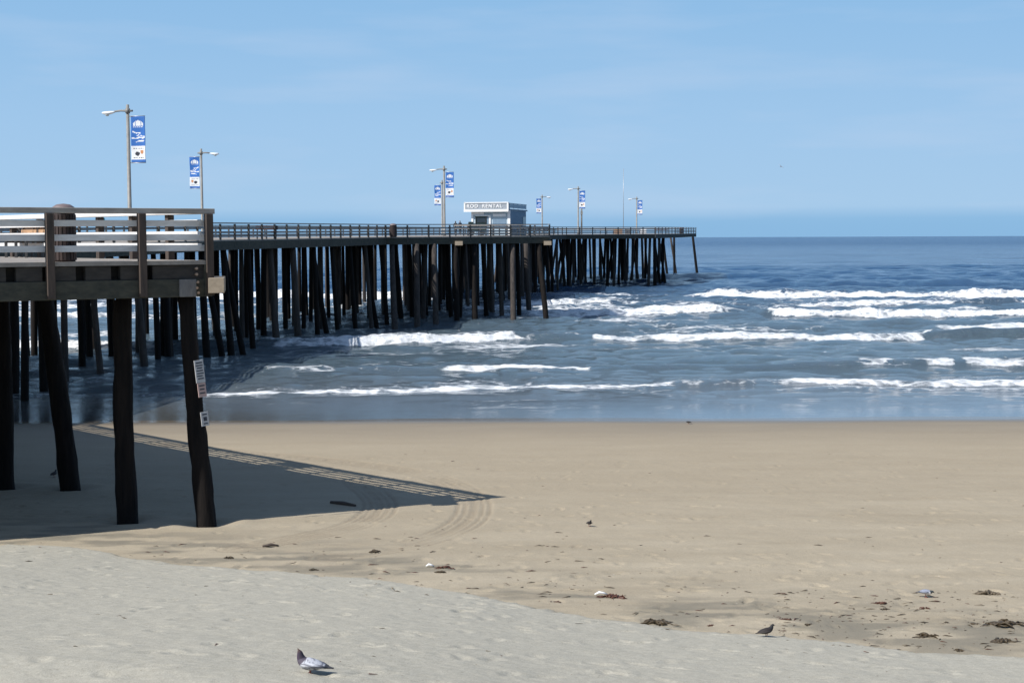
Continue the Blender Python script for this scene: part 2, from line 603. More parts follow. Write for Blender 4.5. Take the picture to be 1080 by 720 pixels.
# each wave: front foot line (px, py on the water), height stops, foam stops, front width, back width, foam depth
WAVES = [
    # swash bore
    dict(p=[(-900, 420), (-200, 419), (120, 418), (240, 414.5), (400, 412), (560, 409.5), (740, 407), (830, 405), (1080, 407), (1900, 410)],
         h=[(-900, .12), (240, .10), (560, .11), (720, .18), (830, .24), (1080, .16), (1900, .15)],
         f=[(-900, .7), (150, .3), (235, .72), (300, .78), (500, .8), (690, .78), (745, .45), (790, .3), (835, .55), (880, .85), (1080, .85), (1900, .8)], wf=.7, wb=2.6, ft=.45, tail=1.6),
    dict(p=[(-900, 428), (300, 421), (560, 417), (850, 411), (1080, 411), (1900, 414)],
         h=[(-900, .03), (1900, .03)], f=[(-900, .3), (300, .0), (820, .0), (850, .55), (1080, .5), (1900, .3)], wf=.5, wb=1.2, ft=.25, tail=.8),
    # little wave inside
    dict(p=[(-900, 398), (240, 396), (340, 395), (465, 392.5), (640, 390.5), (760, 388), (940, 385), (1080, 383.5), (1900, 384)],
         h=[(-900, .25), (240, .12), (300, .18), (465, .24), (640, .24), (700, .26), (760, .18), (860, .22), (925, .34), (1080, .3), (1900, .3)],
         f=[(-900, .6), (240, .1), (285, .6), (325, .5), (345, .05), (455, .1), (468, .9), (600, .95), (640, .85), (652, .05), (930, .05), (942, .95), (972, .9), (980, .1), (1008, .1), (1018, .9), (1900, .8)], wf=.8, wb=2.8, ft=.7, tail=1.8),
    dict(p=[(-900, 388), (480, 384), (700, 381), (1080, 377), (1900, 376)],
         h=[(-900, .0), (560, .12), (660, .2), (760, .1), (900, .02), (1900, .0)], f=[(-900, 0), (1900, 0)], wf=1.2, wb=3, ft=.5, tail=1),
    # main inner break
    dict(p=[(-900, 372), (0, 366), (130, 365.5), (295, 366), (420, 364.5), (545, 361), (632, 360.5), (760, 360), (900, 359), (975, 356), (1040, 354), (1080, 353.5), (1900, 352)],
         h=[(-900, .6), (0, .65), (130, .5), (295, .5), (540, .55), (590, .5), (632, .45), (900, .4), (975, .5), (1010, .72), (1080, .72), (1900, .6)],
         f=[(-900, .9), (0, 1), (120, 1), (150, .2), (285, .1), (298, .9), (535, 1), (548, .35), (560, .0), (628, .0), (634, 1), (965, .95), (976, .1), (1080, .05), (1400, .8), (1900, .9)], wf=1.1, wb=4, ft=1.1, tail=4),
    dict(p=[(-900, 351), (900, 349), (980, 347.5), (1080, 346.5), (1900, 346)],
         h=[(-900, .0), (940, .0), (1000, .3), (1080, .35), (1900, .35)], f=[(-900, 0), (975, 0), (995, .95), (1080, 1), (1900, .9)], wf=1.0, wb=3, ft=1.5, tail=3),
    # second break
    dict(p=[(-900, 338), (0, 334), (230, 334), (584, 333), (767, 331), (820, 333.5), (950, 334), (1080, 335), (1900, 336)],
         h=[(-900, .7), (230, .5), (480, .35), (584, .55), (740, .5), (790, .35), (820, .65), (900, .7), (1080, .65), (1900, .7)],
         f=[(-900, .9), (100, .8), (300, .3), (520, .2), (578, .85), (600, 1), (735, 1), (767, .6), (775, .05), (815, .1), (826, 1), (1080, 1), (1900, 1)], wf=1.2, wb=4.5, ft=1.1, tail=4),
    dict(p=[(-900, 326), (589, 320.5), (650, 320), (825, 323), (900, 322.5), (1040, 322.5), (1080, 322), (1900, 322)],
         h=[(-900, .4), (540, .3), (600, .6), (650, .4), (700, .2), (825, .35), (1000, .35), (1030, .55), (1080, .5), (1900, .4)],
         f=[(-900, .8), (560, .4), (585, .9), (645, .8), (660, .1), (815, .1), (830, .85), (990, .8), (1010, .25), (1050, .2), (1080, .8), (1900, .8)], wf=1.0, wb=4, ft=0.6, tail=4),
    # outer break
    dict(p=[(-900, 316), (230, 315), (480, 314), (640, 313), (743, 312.5), (850, 313.5), (1080, 314.5), (1900, 316)],
         h=[(-900, 1.2), (230, 1.1), (440, .9), (600, .4), (735, .6), (752, 1.15), (900, .85), (1080, .8), (1900, 1.1)],
         f=[(-900, 1), (230, 1), (430, .9), (460, .2), (730, .1), (746, .95), (752, 1), (1080, 1), (1900, 1)], wf=1.8, wb=7, ft=1.2, tail=4.5),
    # unbroken swells outside
    dict(p=[(-900, 303), (700, 302.5), (1080, 301), (1900, 300)],
         h=[(-900, .4), (700, .3), (850, .6), (960, .75), (1080, .6), (1900, .5)], f=[(-900, 0), (1900, 0)], wf=5, wb=9, ft=1, tail=1),
    dict(p=[(-900, 292), (700, 293), (1080, 292), (1900, 291)],
         h=[(-900, .4), (700, .2), (800, .4), (860, .35), (1060, .6), (1900, .5)], f=[(-900, 0), (1900, 0)], wf=7, wb=12, ft=1, tail=1),
    dict(p=[(-900, 284), (700, 283), (1080, 282), (1900, 281)],
         h=[(-900, .5), (780, .4), (900, .7), (1060, .5), (1900, .5)], f=[(-900, 0), (1900, 0)], wf=9, wb=14, ft=1, tail=1),
]


def build_sea():
    ad = np.linspace(-0.42, 0.42, 660)
    al = -0.42 - np.geomspace(0.004, 2.8, 46)
    cols = np.concatenate([al[::-1], ad, -al])
    rows = np.concatenate([np.arange(50, 120, 0.22), np.arange(120, 205, 0.30), np.geomspace(205.4, 330, 190), np.geomspace(331, 1500, 170), np.geomspace(1540, 60000, 40)])
    A, Y = np.meshgrid(cols, rows)
    X = A * Y
    Z = np.zeros_like(X)
    foam = np.zeros_like(X)
    near = rows < 1500
    n = int(near.sum())
    x = X[:n]; y = Y[:n]; a = A[:n]
    z = np.zeros_like(x); fo = np.zeros_like(x)
    for w_i, w in enumerate(WAVES):
        ca, cy = crest(w['p'])
        y0 = np.interp(cols, ca, cy)[None, :] + 0 * y
        sc = np.clip(y / 110, 0.5, 2.0)
        y0 = y0 + ((fbm(x * 0.16, 0 * x + 3.3 * w_i, 70 + w_i, 3) - 0.5) * 2.4 + (fbm(x * 1.1, 0 * x + 1.7 * w_i, 90 + w_i, 3) - 0.5) * 0.6) * sc
        ha = tan_of([q[0] for q in w['h']]); hh = np.array([q[1] for q in w['h']])
        fa = tan_of([q[0] for q in w['f']]); ff = np.array([q[1] for q in w['f']])
        jit = (fbm(x * 0.35, y * 0.35, 190 + w_i, 4) - 0.5) * 7.0 / y
        h = np.interp(a + jit * 0.4, ha, hh) * (0.80 + 0.40 * fbm(x * 0.30, 0 * x + w_i, 110 + w_i, 3))
        f = np.interp(a + jit, fa, ff)
        f = f * (0.86 + 0.28 * fbm(x * 0.22, 0 * x + w_i * 2.1, 180 + w_i, 3))
        u = y - y0
        wf, wb = w['wf'], w['wb']
        prof = np.where(u < 0, -0.10 * np.exp(-(u / (wf * 1.5)) ** 2) * sstep(-u, 0, wf), np.where(u < wf, sstep(u, 0, wf), np.exp(-((u - wf) / wb) ** 2)))
        z += 0.72 * h * prof
        edge = 0.1 + 1.5 * sstep(fbm(x * 0.45, y * 0.35, 130 + w_i, 4), 0.25, 0.8)
        body = sstep(u, -0.12, 0.12) * (1 - sstep(u, wf + w['ft'] * edge, wf + w['ft'] * edge * 1.7 + 0.2))
        tail = sstep(u, 0.2, wf) * np.exp(-np.clip(u - wf, 0, None) / w['tail']) * 0.46
        fv = f * np.maximum(body * (0.52 + 0.52 * fbm(x * 0.8, y * 0.8, 170 + w_i, 4)), tail)
        fo = np.maximum(fo, fv)
        lump = (fbm(x * 1.7, y * 1.7, 150 + w_i, 3) - 0.5)
        z += f * body * (lump + 0.7 * (fbm(x * 4.5, y * 4.5, 160 + w_i, 2) - 0.5)) * 0.46 * np.clip(h, 0.08, 0.8)
    # scattered old foam streaks inside the break zone
    zone = sstep(y, 62, 74) * (1 - sstep(y, 165, 186))
    st = fbm(x * 0.10, y * 0.33, 201, 5)
    fo = np.maximum(fo, zone * sstep(st, 0.60, 0.80) * 0.55)
    # streaky backwash foam between the second break and the outer break
    z2 = sstep(y, 128, 140) * (1 - sstep(y, 176, 184))
    fo = np.maximum(fo, z2 * sstep(fbm(x * 0.12, y * 0.22, 207, 4), 0.52, 0.74) * (0.34 + 0.26 * (a < 0.13)))
    # chop
    rs = np.random.default_rng(3)
    amp = sstep(y, 58, 74) * (0.6 + 0.5 * sstep(y, 80, 180)) * (1 - 0.9 * sstep(y, 900, 1450))
    patch = 0.6 + 0.8 * fbm(x * 0.05, y * 0.05, 301, 3)
    dy = np.gradient(rows)[:n][:, None]
    for k in range(64):
        lam = 1.1 * (10.0 ** rs.uniform(0, 1.5))
        th = rs.normal(0, 0.55) + (0.15)
        kx = 2 * PI / lam * math.sin(th); ky = 2 * PI / lam * math.cos(th)
        ph = rs.uniform(0, 2 * PI)
        ok = sstep(lam / dy, 3.5, 6.0)
        sn_ = np.sin(kx * x + ky * y + ph + 1.5 * patch)
        z += amp * patch * ok * 0.0150 * lam ** 0.33 * sn_
    # tiny ripples in the shallows
    z += 0.006 * sstep(y, 57, 62) * (fbm(x * 1.2, y * 2.0, 331, 3) - 0.5)
    Z[:n] = z; foam[:n] = fo
    shal = 1 - sstep(Y, 56, 82)
    green = (1 - sstep(Y, 95, 240))

    m, nt, b = new_mat('sea_water')
    L = nt.links.new

    def at(nm):
        q = nt.nodes.new('ShaderNodeAttribute'); q.attribute_name = nm
        return q.outputs['Fac']
    deep = (0.014, 0.058, 0.140)
    olive = (0.082, 0.118, 0.140)
    sandy = (0.100, 0.094, 0.082)
    c = mixc(nt, at('green'), deep, olive)
    c = mixc(nt, mathn(nt, 'MULTIPLY', at('shal'), 0.8), c, sandy)
    b.inputs['IOR'].default_value = 1.48
    v1 = pos_scaled(nt, (0.55, 1.5, 1))
    nA = noise(nt, v1, 2.0, 8, 0.72)
    v2 = pos_scaled(nt, (0.10, 0.32, 1))
    nB = noise(nt, v2, 1.0, 5, 0.62)
    v3 = pos_scaled(nt, (0.018, 0.055, 1))
    nC = noise(nt, v3, 1.0, 4, 0.6)
    hA = mathn(nt, 'MULTIPLY', nA, mathn(nt, 'SUBTRACT', 1.0, mathn(nt, 'MULTIPLY', at('shal'), 0.965)))
    bn = nt.nodes.new('ShaderNodeBump'); bn.inputs['Strength'].default_value = 1.0; bn.inputs['Distance'].default_value = 0.30
    L(hA, bn.inputs['Height'])
    bn2 = nt.nodes.new('ShaderNodeBump'); bn2.inputs['Strength'].default_value = 0.65; bn2.inputs['Distance'].default_value = 1.3
    L(mathn(nt, 'MULTIPLY', nB, at('far')), bn2.inputs['Height']); L(bn.outputs['Normal'], bn2.inputs['Normal'])
    bn3 = nt.nodes.new('ShaderNodeBump'); bn3.inputs['Strength'].default_value = 0.6; bn3.inputs['Distance'].default_value = 5.0
    L(mathn(nt, 'MULTIPLY', nC, at('vfar')), bn3.inputs['Height']); L(bn2.outputs['Normal'], bn3.inputs['Normal'])
    L(bn3.outputs['Normal'], b.inputs['Normal'])
    # foam: attribute broken up into lace
    vf = pos_scaled(nt, (0.8, 1.0, 1))
    f1 = noise(nt, vf, 2.1, 9, 0.78)
    vw = nt.nodes.new('ShaderNodeTexVoronoi'); vw.feature = 'DISTANCE_TO_EDGE'; vw.inputs['Scale'].default_value = 1.1
    wv = nt.nodes.new('ShaderNodeVectorMath'); wv.operation = 'ADD'
    nz = nt.nodes.new('ShaderNodeTexNoise'); nz.inputs['Scale'].default_value = 0.9; nz.inputs['Detail'].default_value = 4
    L(vf, nz.inputs['Vector']); L(vf, wv.inputs[0]); L(nz.outputs['Color'], wv.inputs[1]); L(wv.outputs[0], vw.inputs['Vector'])
    lace = ramp(nt, vw.outputs['Distance'], [(0.0, (0.34, 0.34, 0.34)), (0.22, (0, 0, 0))]).outputs['Color']
    raw = mathn(nt, 'ADD', at('foam'), mathn(nt, 'MULTIPLY', mathn(nt, 'SUBTRACT', f1, 0.5), 1.15))
    raw = mathn(nt, 'ADD', raw, mathn(nt, 'MULTIPLY', lace, mathn(nt, 'GREATER_THAN', at('foam'), 0.02)))
    fm = ramp(nt, raw, [(0.44, (0, 0, 0)), (0.92, (1, 1, 1))]).outputs['Color']
    fcol = ramp(nt, f1, [(0.30, (0.62, 0.66, 0.68)), (0.52, (0.90, 0.91, 0.91))]).outputs['Color']  # grey shading of the foam, mixed into its colour by noise
    L(mixc(nt, fm, c, fcol), b.inputs['Base Color'])
    rr = mathn(nt, 'ADD', 0.06, mathn(nt, 'MULTIPLY', fm, 0.8))
    rr = mathn(nt, 'ADD', rr, mathn(nt, 'MULTIPLY', at('vfar'), 0.16))
    rr = mathn(nt, 'SUBTRACT', rr, mathn(nt, 'MULTIPLY', at('shal'), 0.035), True)
    L(rr, b.inputs['Roughness'])
    # wind-ruffled far water mirrors less of the low sky; gust streaks vary it
    vg = pos_scaled(nt, (0.004, 0.022, 1))
    gust = ramp(nt, noise(nt, vg, 1.0, 6, 0.62), [(0.34, (0.0, 0.0, 0.0)), (0.66, (1, 1, 1))]).outputs['Color']
    sp = mathn(nt, 'SUBTRACT', 0.5, mathn(nt, 'MULTIPLY', fm, 0.4))
    lo = mathn(nt, 'ADD', 0.05, mathn(nt, 'MULTIPLY', gust, 0.17))
    sp2 = mathn(nt, 'SUBTRACT', sp, mathn(nt, 'MULTIPLY', at('far'), mathn(nt, 'SUBTRACT', 0.5, lo)))
    sp2 = mathn(nt, 'ADD', sp2, mathn(nt, 'MULTIPLY', at('shal'), 0.5), True)
    sp2 = mathn(nt, 'ADD', sp2, mathn(nt, 'MULTIPLY', mathn(nt, 'MULTIPLY', at('green'), 0.15), mathn(nt, 'SUBTRACT', 1.0, fm)), True)
    L(sp2, b.inputs['Specular IOR Level'])
    far = sstep(Y, 150, 420); vfar = sstep(Y, 250, 1500)
    o = grid_object('sea', m, X, Y, Z, {'foam': foam, 'shal': shal, 'green': green, 'far': far, 'vfar': vfar})
    o['kind'] = 'structure'
    return o


build_sea()

# ------------------------------------------------------------------ pier
C1 = np.array([-6.2, 31.5])
FD = np.array([0.842, 0.539])          # direction of the near platform's front edge
PW = C1 - FD * 29
RIGHT = [(PW[1], PW[0]), (31.5, -6.2), (50, -21.5), (88, -16.8), (118.7, -9.8), (127, 3.2), (140, -5.1), (198, 7.2), (206, 19.5), (262, 31.8)]
LEFT = [(PW[1], PW[0] - 0.5), (35, -52), (50, -36), (88, -31), (118.7, -24.2), (198, -6.7), (262, 7.4)]


def xr(Y):
    return float(np.interp(Y, [p[0] for p in RIGHT], [p[1] for p in RIGHT]))


def xl(Y):
    return float(np.interp(Y, [p[0] for p in LEFT], [p[1] for p in LEFT]))


def dz(Y):
    return float(np.interp(Y, [0, 48, 88, 125, 262, 300], [6.26, 6.26, 6.66, 6.84, 7.36, 7.36]))


PIER = thing('pier', 'long timber pier on dark piles with pale railings running out over the surf', 'pier', (-14, 60, 0))
PIER_O = (-14, 60, 0)


def pbuild(mb, name, mat, parent=None, bevel=0.0):
    o = mb.build(name, mat, parent or PIER, origin=PIER_O, bevel=bevel)
    return o


def pier_fix(o):
    return o


# deck
st = sorted(set([p[0] for p in RIGHT] + [p[0] for p in LEFT] + [40, 48, 60, 70, 80, 100, 110, 125, 150, 165, 180, 220, 240]))
mb = MB()
vs = []
for Y in st:
    for X in (xl(Y), xr(Y)):
        vs.append((X, Y, dz(Y))); vs.append((X, Y, dz(Y) - 0.08))
fs = []
for i in range(len(st) - 1):
    a = i * 4; b_ = a + 4
    fs += [(a, a + 2, b_ + 2, b_), (a + 1, b_ + 1, b_ + 3, a + 3), (a, b_, b_ + 1, a + 1), (a + 2, a + 3, b_ + 3, b_ + 2)]
fs += [(0, 1, 3, 2)]
e_ = (len(st) - 1) * 4
fs += [(e_, e_ + 2, e_ + 3, e_ + 1)]
mb.add(vs, fs)
pbuild(mb, 'deck', M['deck'])


def P3(p, z):
    return np.array([p[0], p[1], z])


def edge_pts(p0, p1, n):
    return [np.array(p0) + (np.array(p1) - np.array(p0)) * k / n for k in range(n + 1)]


def inward(p0, p1, side):
    d = np.array(p1, float) - np.array(p0, float); d /= np.linalg.norm(d)
    n = np.array([-d[1], d[0]]) * side
    return d, n


def edge_beam(p0, p1, side, top=-0.083, hgt=0.40, th=0.14, mat='beam', off=0.10, name='edge_beam'):
    d, n = inward(p0, p1, side)
    a = np.array(p0) + n * off; b = np.array(p1) + n * off
    mb = MB()
    mb.bar(P3(a, dz(a[1]) + top - hgt / 2), P3(b, dz(b[1]) + top - hgt / 2), th, hgt)
    return pbuild(mb, name, M[mat], bevel=0.006)


N_POST = [0]
SPARE = MB()


def railing(p0, p1, side, ts, near=False, mat='railfar', rails=(0.305, 0.59, 0.81), capm='cap', rh=0.125, cut=0.0):
    """railing from p0 to p1; ts = post distances along it; rails on the deck side of the posts."""
    p0 = np.array(p0, float); p1 = np.array(p1, float)
    d, n = inward(p0, p1, side)
    Lh = np.linalg.norm(p1 - p0)
    H = 1.07 if near else 1.02
    root = None
    mbs = MB()
    pw = 0.15 if near else 0.105
    c = n * (pw / 2 + 0.10)
    # cap rail is the part's own mesh
    a3 = P3(p0 + c * 0.6, dz(p0[1]) + H - 0.055); b3 = P3(p1 + c * 0.6, dz(p1[1]) + H - 0.055)
    cap = MB()
    # overhang of the cap at its ends
    cap.bar(a3 - np.append(d, 0) * (0.06 - cut), b3 + np.append(d, 0) * 0.06, 0.24 if near else 0.16, 0.11 if near else 0.075)
    root = pbuild(cap, 'railing', M[capm], bevel=0.008 if near else 0)
    for r in rails:
        q = MB()
        k = n * (pw + 0.032)
        q.bar(P3(p0 + k + d * cut * .5, dz(p0[1]) + H - r), P3(p1 + k, dz(p1[1]) + H - r), 0.045, rh)
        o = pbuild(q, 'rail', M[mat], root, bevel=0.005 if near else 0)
    for t in ts:
        p = p0 + d * t + n * (pw / 2)
        z = dz(p[1])
        tgt = MB() if N_POST[0] < 100 else SPARE
        lo = -0.72 if near else -0.42
        out = -n * (pw + 0.012) if near == 'front' else -n * 0.0
        tgt.box(P3(p + out * 0 + (-n * 0.075 if near == 'front' else 0), z + (H - 0.112 + lo) / 2), (pw, pw, H - 0.112 - lo), (np.append(d, 0), np.append(n, 0), (0, 0, 1)))
        if tgt is not SPARE:
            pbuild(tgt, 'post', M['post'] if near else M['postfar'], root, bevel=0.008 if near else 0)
        N_POST[0] += 1
    return root


# near platform, front edge (toward the camera) and seaward edge
E1 = np.array([-21.5, 50.0])
fr0 = C1; fr1 = PW
railing(fr0, fr1, -1, [0.075, 1.5, 3.35, 5.2, 7.0, 8.8], near='front', mat='rail')
dbk = np.linalg.norm(E1 - C1)
railing(C1, E1, 1, [1.75 * k for k in range(1, 14)], near=True, mat='rail', rails=(0.275, 0.515, 0.765), capm='rail', rh=0.10, cut=0.3)  # cap in the white rail colour, standing in for sun on its face
# longer runs
Q = (-16.8, 88.0); S = (-9.8, 118.7); Mc = (3.2, 127.0); Mb = (-5.1, 140.0); S3 = (7.2, 198.0); K = (19.5, 206.0); K2 = (31.8, 262.0)
L262 = (7.4, 262.0)


def spaced(p0, p1, s, first=0.0):
    L = float(np.linalg.norm(np.array(p1) - np.array(p0)))
    n_ = max(1, round(L / s))
    return [L * k / n_ for k in range(n_ + 1)][(0 if first == 0 else 1):]


railing(S, Mc, 1, spaced(S, Mc, 1.95))
railing(Q, S, 1, spaced(Q, S, 2.05, 1))
railing(E1, Q, 1, spaced(E1, Q, 2.05, 1))
railing(K, K2, 1, spaced(K, K2, 4.0))
railing(S3, K, 1, spaced(S3, K, 2.1, 1))
railing(Mb, S3, 1, spaced(Mb, S3, 3.2))
railing(K2, L262, 1, spaced(K2, L262, 3.4, 1))
railing(Mc, Mb, 1, spaced(Mc, Mb, 2.1, 1))
LP = [(-36, 50.0), (-31, 88.0), (-24.2, 118.7), (-6.7, 198.0), (7.4, 262.0)]
for a, b in zip(LP[:-1], LP[1:]):
    railing(a, b, -1, spaced(a, b, 2.6, 1))

# near platform substructure, front: blocking course, then the heavy edge beam
d, n = inward(fr0, fr1, -1)
d3 = np.append(d, 0); n3 = np.append(n, 0)
blk = MB()
t = 0.12
while t < 14:
    w = 0.50 + random.uniform(-0.04, 0.05)
    if t < 1.3:
        w = 1.15
    blk.box(P3(fr0 + d * (t + w / 2) + n * 0.14, 6.26 - 0.085 - 0.145), (w, 0.16, 0.285), (d3, n3, (0, 0, 1)))
    t += w + 0.19
pbuild(blk, 'blocking', M['block'], bevel=0.01)
inn = MB()
inn.bar(P3(fr0 + d * 0.3 + n * 0.42, 6.0), P3(fr1 + n * 0.42, 6.0), 0.10, 0.34)
pbuild(inn, 'inner_joist', M['block'])
eb = MB()
eb.bar(P3(fr0 + d * 0.02 + n * 0.13, 6.26 - 0.375 - 0.185), P3(fr1 + n * 0.13, 6.26 - 0.375 - 0.185), 0.20, 0.37)
pbuild(eb, 'edge_beam', M['beam'], bevel=0.012)
# seaward edge of the near platform
edge_beam(C1, E1, 1, -0.083, 0.66, 0.16)
# beam ends at the corner: a grey splice plate on the face and a tan end that sticks out past the corner
g = MB()
g.box(P3(fr0 + d * 0.55 + n * 0.005, 6.26 - 0.375 - 0.185), (0.36, 0.05, 0.36), (d3, n3, (0, 0, 1)))
pbuild(g, 'splice_plate', M['greyend'], bevel=0.005)
g = MB()
pc = at_y(229, 300, 31.9)
g.box((pc[0], pc[1], pc[2]), (0.32, 1.6, 0.31), (np.array([0.985, 0.17, 0]), np.array([-0.17, 0.985, 0]), (0, 0, 1)))
pbuild(g, 'beam_end', M['endgrain'], bevel=0.01)
g = MB()
for k, (bx, bz) in enumerate([(0.36, -0.16), (0.36, -0.28), (0.34, -0.44), (0.36, -0.56), (0.33, -0.66)]):
    c0 = P3(fr0 + d * bx - n * 0.02, 6.26 + bz)
    g.tube([c0 + n3 * 0.08, c0 - n3 * 0.02], 0.028, 8)
pbuild(g, 'bolt_heads', M['rust'])

# edge beams of the long runs
for a, b in ((E1, Q), (Q, S), (S, Mc), (Mc, Mb), (Mb, S3), (S3, K), (K, K2), (K2, L262)):
    edge_beam(a, b, 1, -0.083, 0.52, 0.2)
for a, b in zip(LP[:-1], LP[1:]):
    edge_beam(a, b, -1, -0.083, 0.5, 0.2)
for px, py, Y in ((484, 256.5, 122.2), (577.5, 256.3, 126.6), (652, 249.8, 204)):
    c0 = at_y(px, py, Y)
    g = MB(); g.box(c0 - np.array([0, 0.1, 0]), (0.62, 0.5, 0.34))
    pbuild(g, 'beam_end', M['endgrain'])

# piles -------------------------------------------------------------
PILES = []          # (base, top, radius)


def pile_xy(bx, by, tx, ty, r, zt=None):
    gz = min(0.0, float(z_base(np.array(by)))) if by > 56 else float(z_sand0(np.array(bx), np.array(by)))
    PILES.append((np.array([bx, by, gz - 0.5]), np.array([tx, ty, (zt if zt is not None else dz(ty) - 0.6)]), r))


# the four piles of the near platform that show in front
for pb, tx, wpx in (((5, 514), 2, 19), ((76, 515), 46, 20), ((135, 549), 129, 21), ((220, 552), 196, 19)):
    b = sand_at(*pb)
    top = at_y(tx, 316, b[1] + (0.45 if pb[0] == 220 else 0.15))
    pile_xy(b[0], b[1], top[0], top[1], wpx * b[1] / FPX / 2, 5.50)
# further piles of the near platform, outside the frame or behind
for (bx, by) in ((-13.5, 27.5), (-17.5, 25.0), (-16.0, 36.5), (-20, 33), (-24.5, 31), (-22, 41), (-27, 38)):
    pile_xy(bx, by, bx - 0.1, by, 0.19, 5.55)

# the long run: bents of piles under the deck, each listed by its distance
rp = random.Random(23)
for px, Y, tpx in ((14, 66, 13), (25, 63, 25), (46, 69, 42), (69, 72, 68), (87, 79, 84), (96, 84, 92), (108, 75, 98), (118, 88, 117), (154, 79, 142), (167, 82, 163), (172, 90, 173), (36, 90, 36), (128, 98, 129), (5, 76, 5), (52, 86, 52), (58, 92, 58), (100, 94, 100), (135, 86, 134), (146, 92, 146), (186, 96, 186), (198, 90, 197), (178, 84, 176)):
    b = at_z(px, 400, 0); k = Y / b[1]
    tX = (tpx - 540) / FPX * Y
    pile_xy(b[0] * k, Y, tX, Y + rp.uniform(-.4, .4), 0.19 * rp.uniform(.85, 1.15))
Y = 86.0
while Y < 203:
    a, b = xl(Y), xr(Y)
    mid = b
    # straight line of the main edge behind the diamonds
    mid = float(np.interp(Y, [50, 88, 118.7, 140, 198, 262], [-21.5, -16.8, -9.8, -5.1, 7.2, 21.3]))
    xs_ = [mid - 0.5, mid - 3.9, mid - 7.3, mid - 10.6, a + 0.6]
    for i, X in enumerate(xs_):
        lean = rp.uniform(-0.12, 0.12)
        dy = rp.uniform(-0.35, 0.35)
        bx = X + (0.55 if i == 0 else 0) * rp.uniform(0.2, 1.2) + lean
        pile_xy(bx, Y + dy * 1.2, X, Y + dy * 0.3, 0.19 * rp.uniform(0.8, 1.2))
    # batter piles
    if rp.random() < 0.25:
        pile_xy(mid + 0.5, Y + 1.6, mid - 0.8, Y + 1.5, 0.18)
    if rp.random() < 0.5:
        X = rp.choice(xs_[1:4])
        pile_xy(X + rp.uniform(-.35, .35), Y + 1.8, X, Y + 1.8, 0.17)
    Y += 3.7 + rp.uniform(-0.25, 0.25)
# middle diamond
for px, py, tpx, Yt in ((502, 339.5, 500, None), (542, 339, 541, None), (579, 337.3, 568, None), (460, 342, 458, None), (521, 332, 516, None), (560, 330, 555, None), (440, 343, 440, None), (418, 346, 414, None), (482, 340, 481, None)):
    b = at_z(px, py, 0)
    Y = b[1]
    tX = (tpx - 540) / FPX * Y
    Yt = Y
    while xr(Yt) - 0.2 < (tpx - 540) / FPX * Yt and Yt < 136:
        Yt += 0.3
    tX = (tpx - 540) / FPX * Yt
    pile_xy(b[0], b[1], tX, Yt, 0.23)
for X, Y in ((-4, 125.5), (-1, 127.5), (-7, 124), (0.5, 129.5), (-2.5, 131.5), (-5.5, 129), (-2, 134.5), (-8, 131)):
    pile_xy(X + rp.uniform(-.5, .5), Y, X, Y, 0.2)
# end platform
for bpx, bpy_, tpx, r in ((691.5, 302, 690.5, 0.26), (707, 290.2, 699, 0.22), (712, 289.5, 711, 0.22), (717, 288.7, 707, 0.2), (738.5, 289.6, 730.5, 0.24), (673, 289, 669, .2), (684, 291, 680, .2), (666, 292, 668, .2), (657, 296, 657, .22), (640, 298, 641, .22), (628, 300, 626, .22), (648, 288, 650, .2), (679, 287, 681, .2), (662, 287, 662, .2)):
    b = at_z(bpx, bpy_, 0)
    Yt = b[1]
    tX = (tpx - 540) / FPX * Yt
    pile_xy(b[0], b[1], tX, Yt, r, dz(Yt) - 0.3)
Y = 208
while Y < 258:
    lo_, hi_ = xl(Y) + 0.6, xr(Y) - (7 if Y > 225 else 1)
    for k in range(5):
        X = lo_ + (hi_ - lo_) * k / 4
        pile_xy(X + rp.uniform(-.5, .5), Y + rp.uniform(-1.5, 1.5), X, Y, 0.2)
        if rp.random() < 0.35:
            pile_xy(X + rp.choice((-1.6, 1.6)), Y + 1.5, X, Y + 1.0, 0.19)
    Y += 5.2


def pile_geom(mb, b, t, r, rr):
    n_ = 14 if b[1] < 45 else 6
    pts = []; rad = []
    jx, jy = rr.uniform(-.05, .05), rr.uniform(-.05, .05)
    for k in range(n_ + 1):
        s = k / n_
        p = b + (t - b) * s
        w = math.sin(s * PI)
        pts.append(p + np.array([jx * w, jy * w, 0])); rad.append(r * (1.10 - 0.22 * s) * (1 + rr.uniform(-.035, .035)))
    mb.tube(pts, rad, 14 if b[1] < 45 else 10)
    if b[1] < 45:
        # splits and bruises: nudge single vertices of the shaft
        for i in range(len(mb.v)):
            v = np.array(mb.v[i]); k = 0.022
            mb.v[i] = (v[0] + rr.uniform(-k, k), v[1] + rr.uniform(-k, k), v[2] + rr.uniform(-.08, .08))


PILES.sort(key=lambda q: q[0][1])
rr = random.Random(9)
rest = MB()
shown = [q for q in PILES]
for i, (b, t, r) in enumerate(shown):
    if i < 96:
        mb = MB(); pile_geom(mb, b, t, r, rr)
        pbuild(mb, 'pile', M['pile_grey'] if (b[1] > 70 and rr.random() < 0.38) else M['pile'])
    else:
        n0 = len(rest.f)
        pile_geom(rest, b, t, r, rr)
        if rr.random() < 0.38:
            rest.mi[n0:] = [1] * (len(rest.f) - n0)
o = pbuild(rest, 'far_piles', [M['pile'], M['pile_grey']])
o['kind'] = 'stuff'
if SPARE.v:
    o = pbuild(SPARE, 'far_posts', M['postfar'])
    o['kind'] = 'stuff'

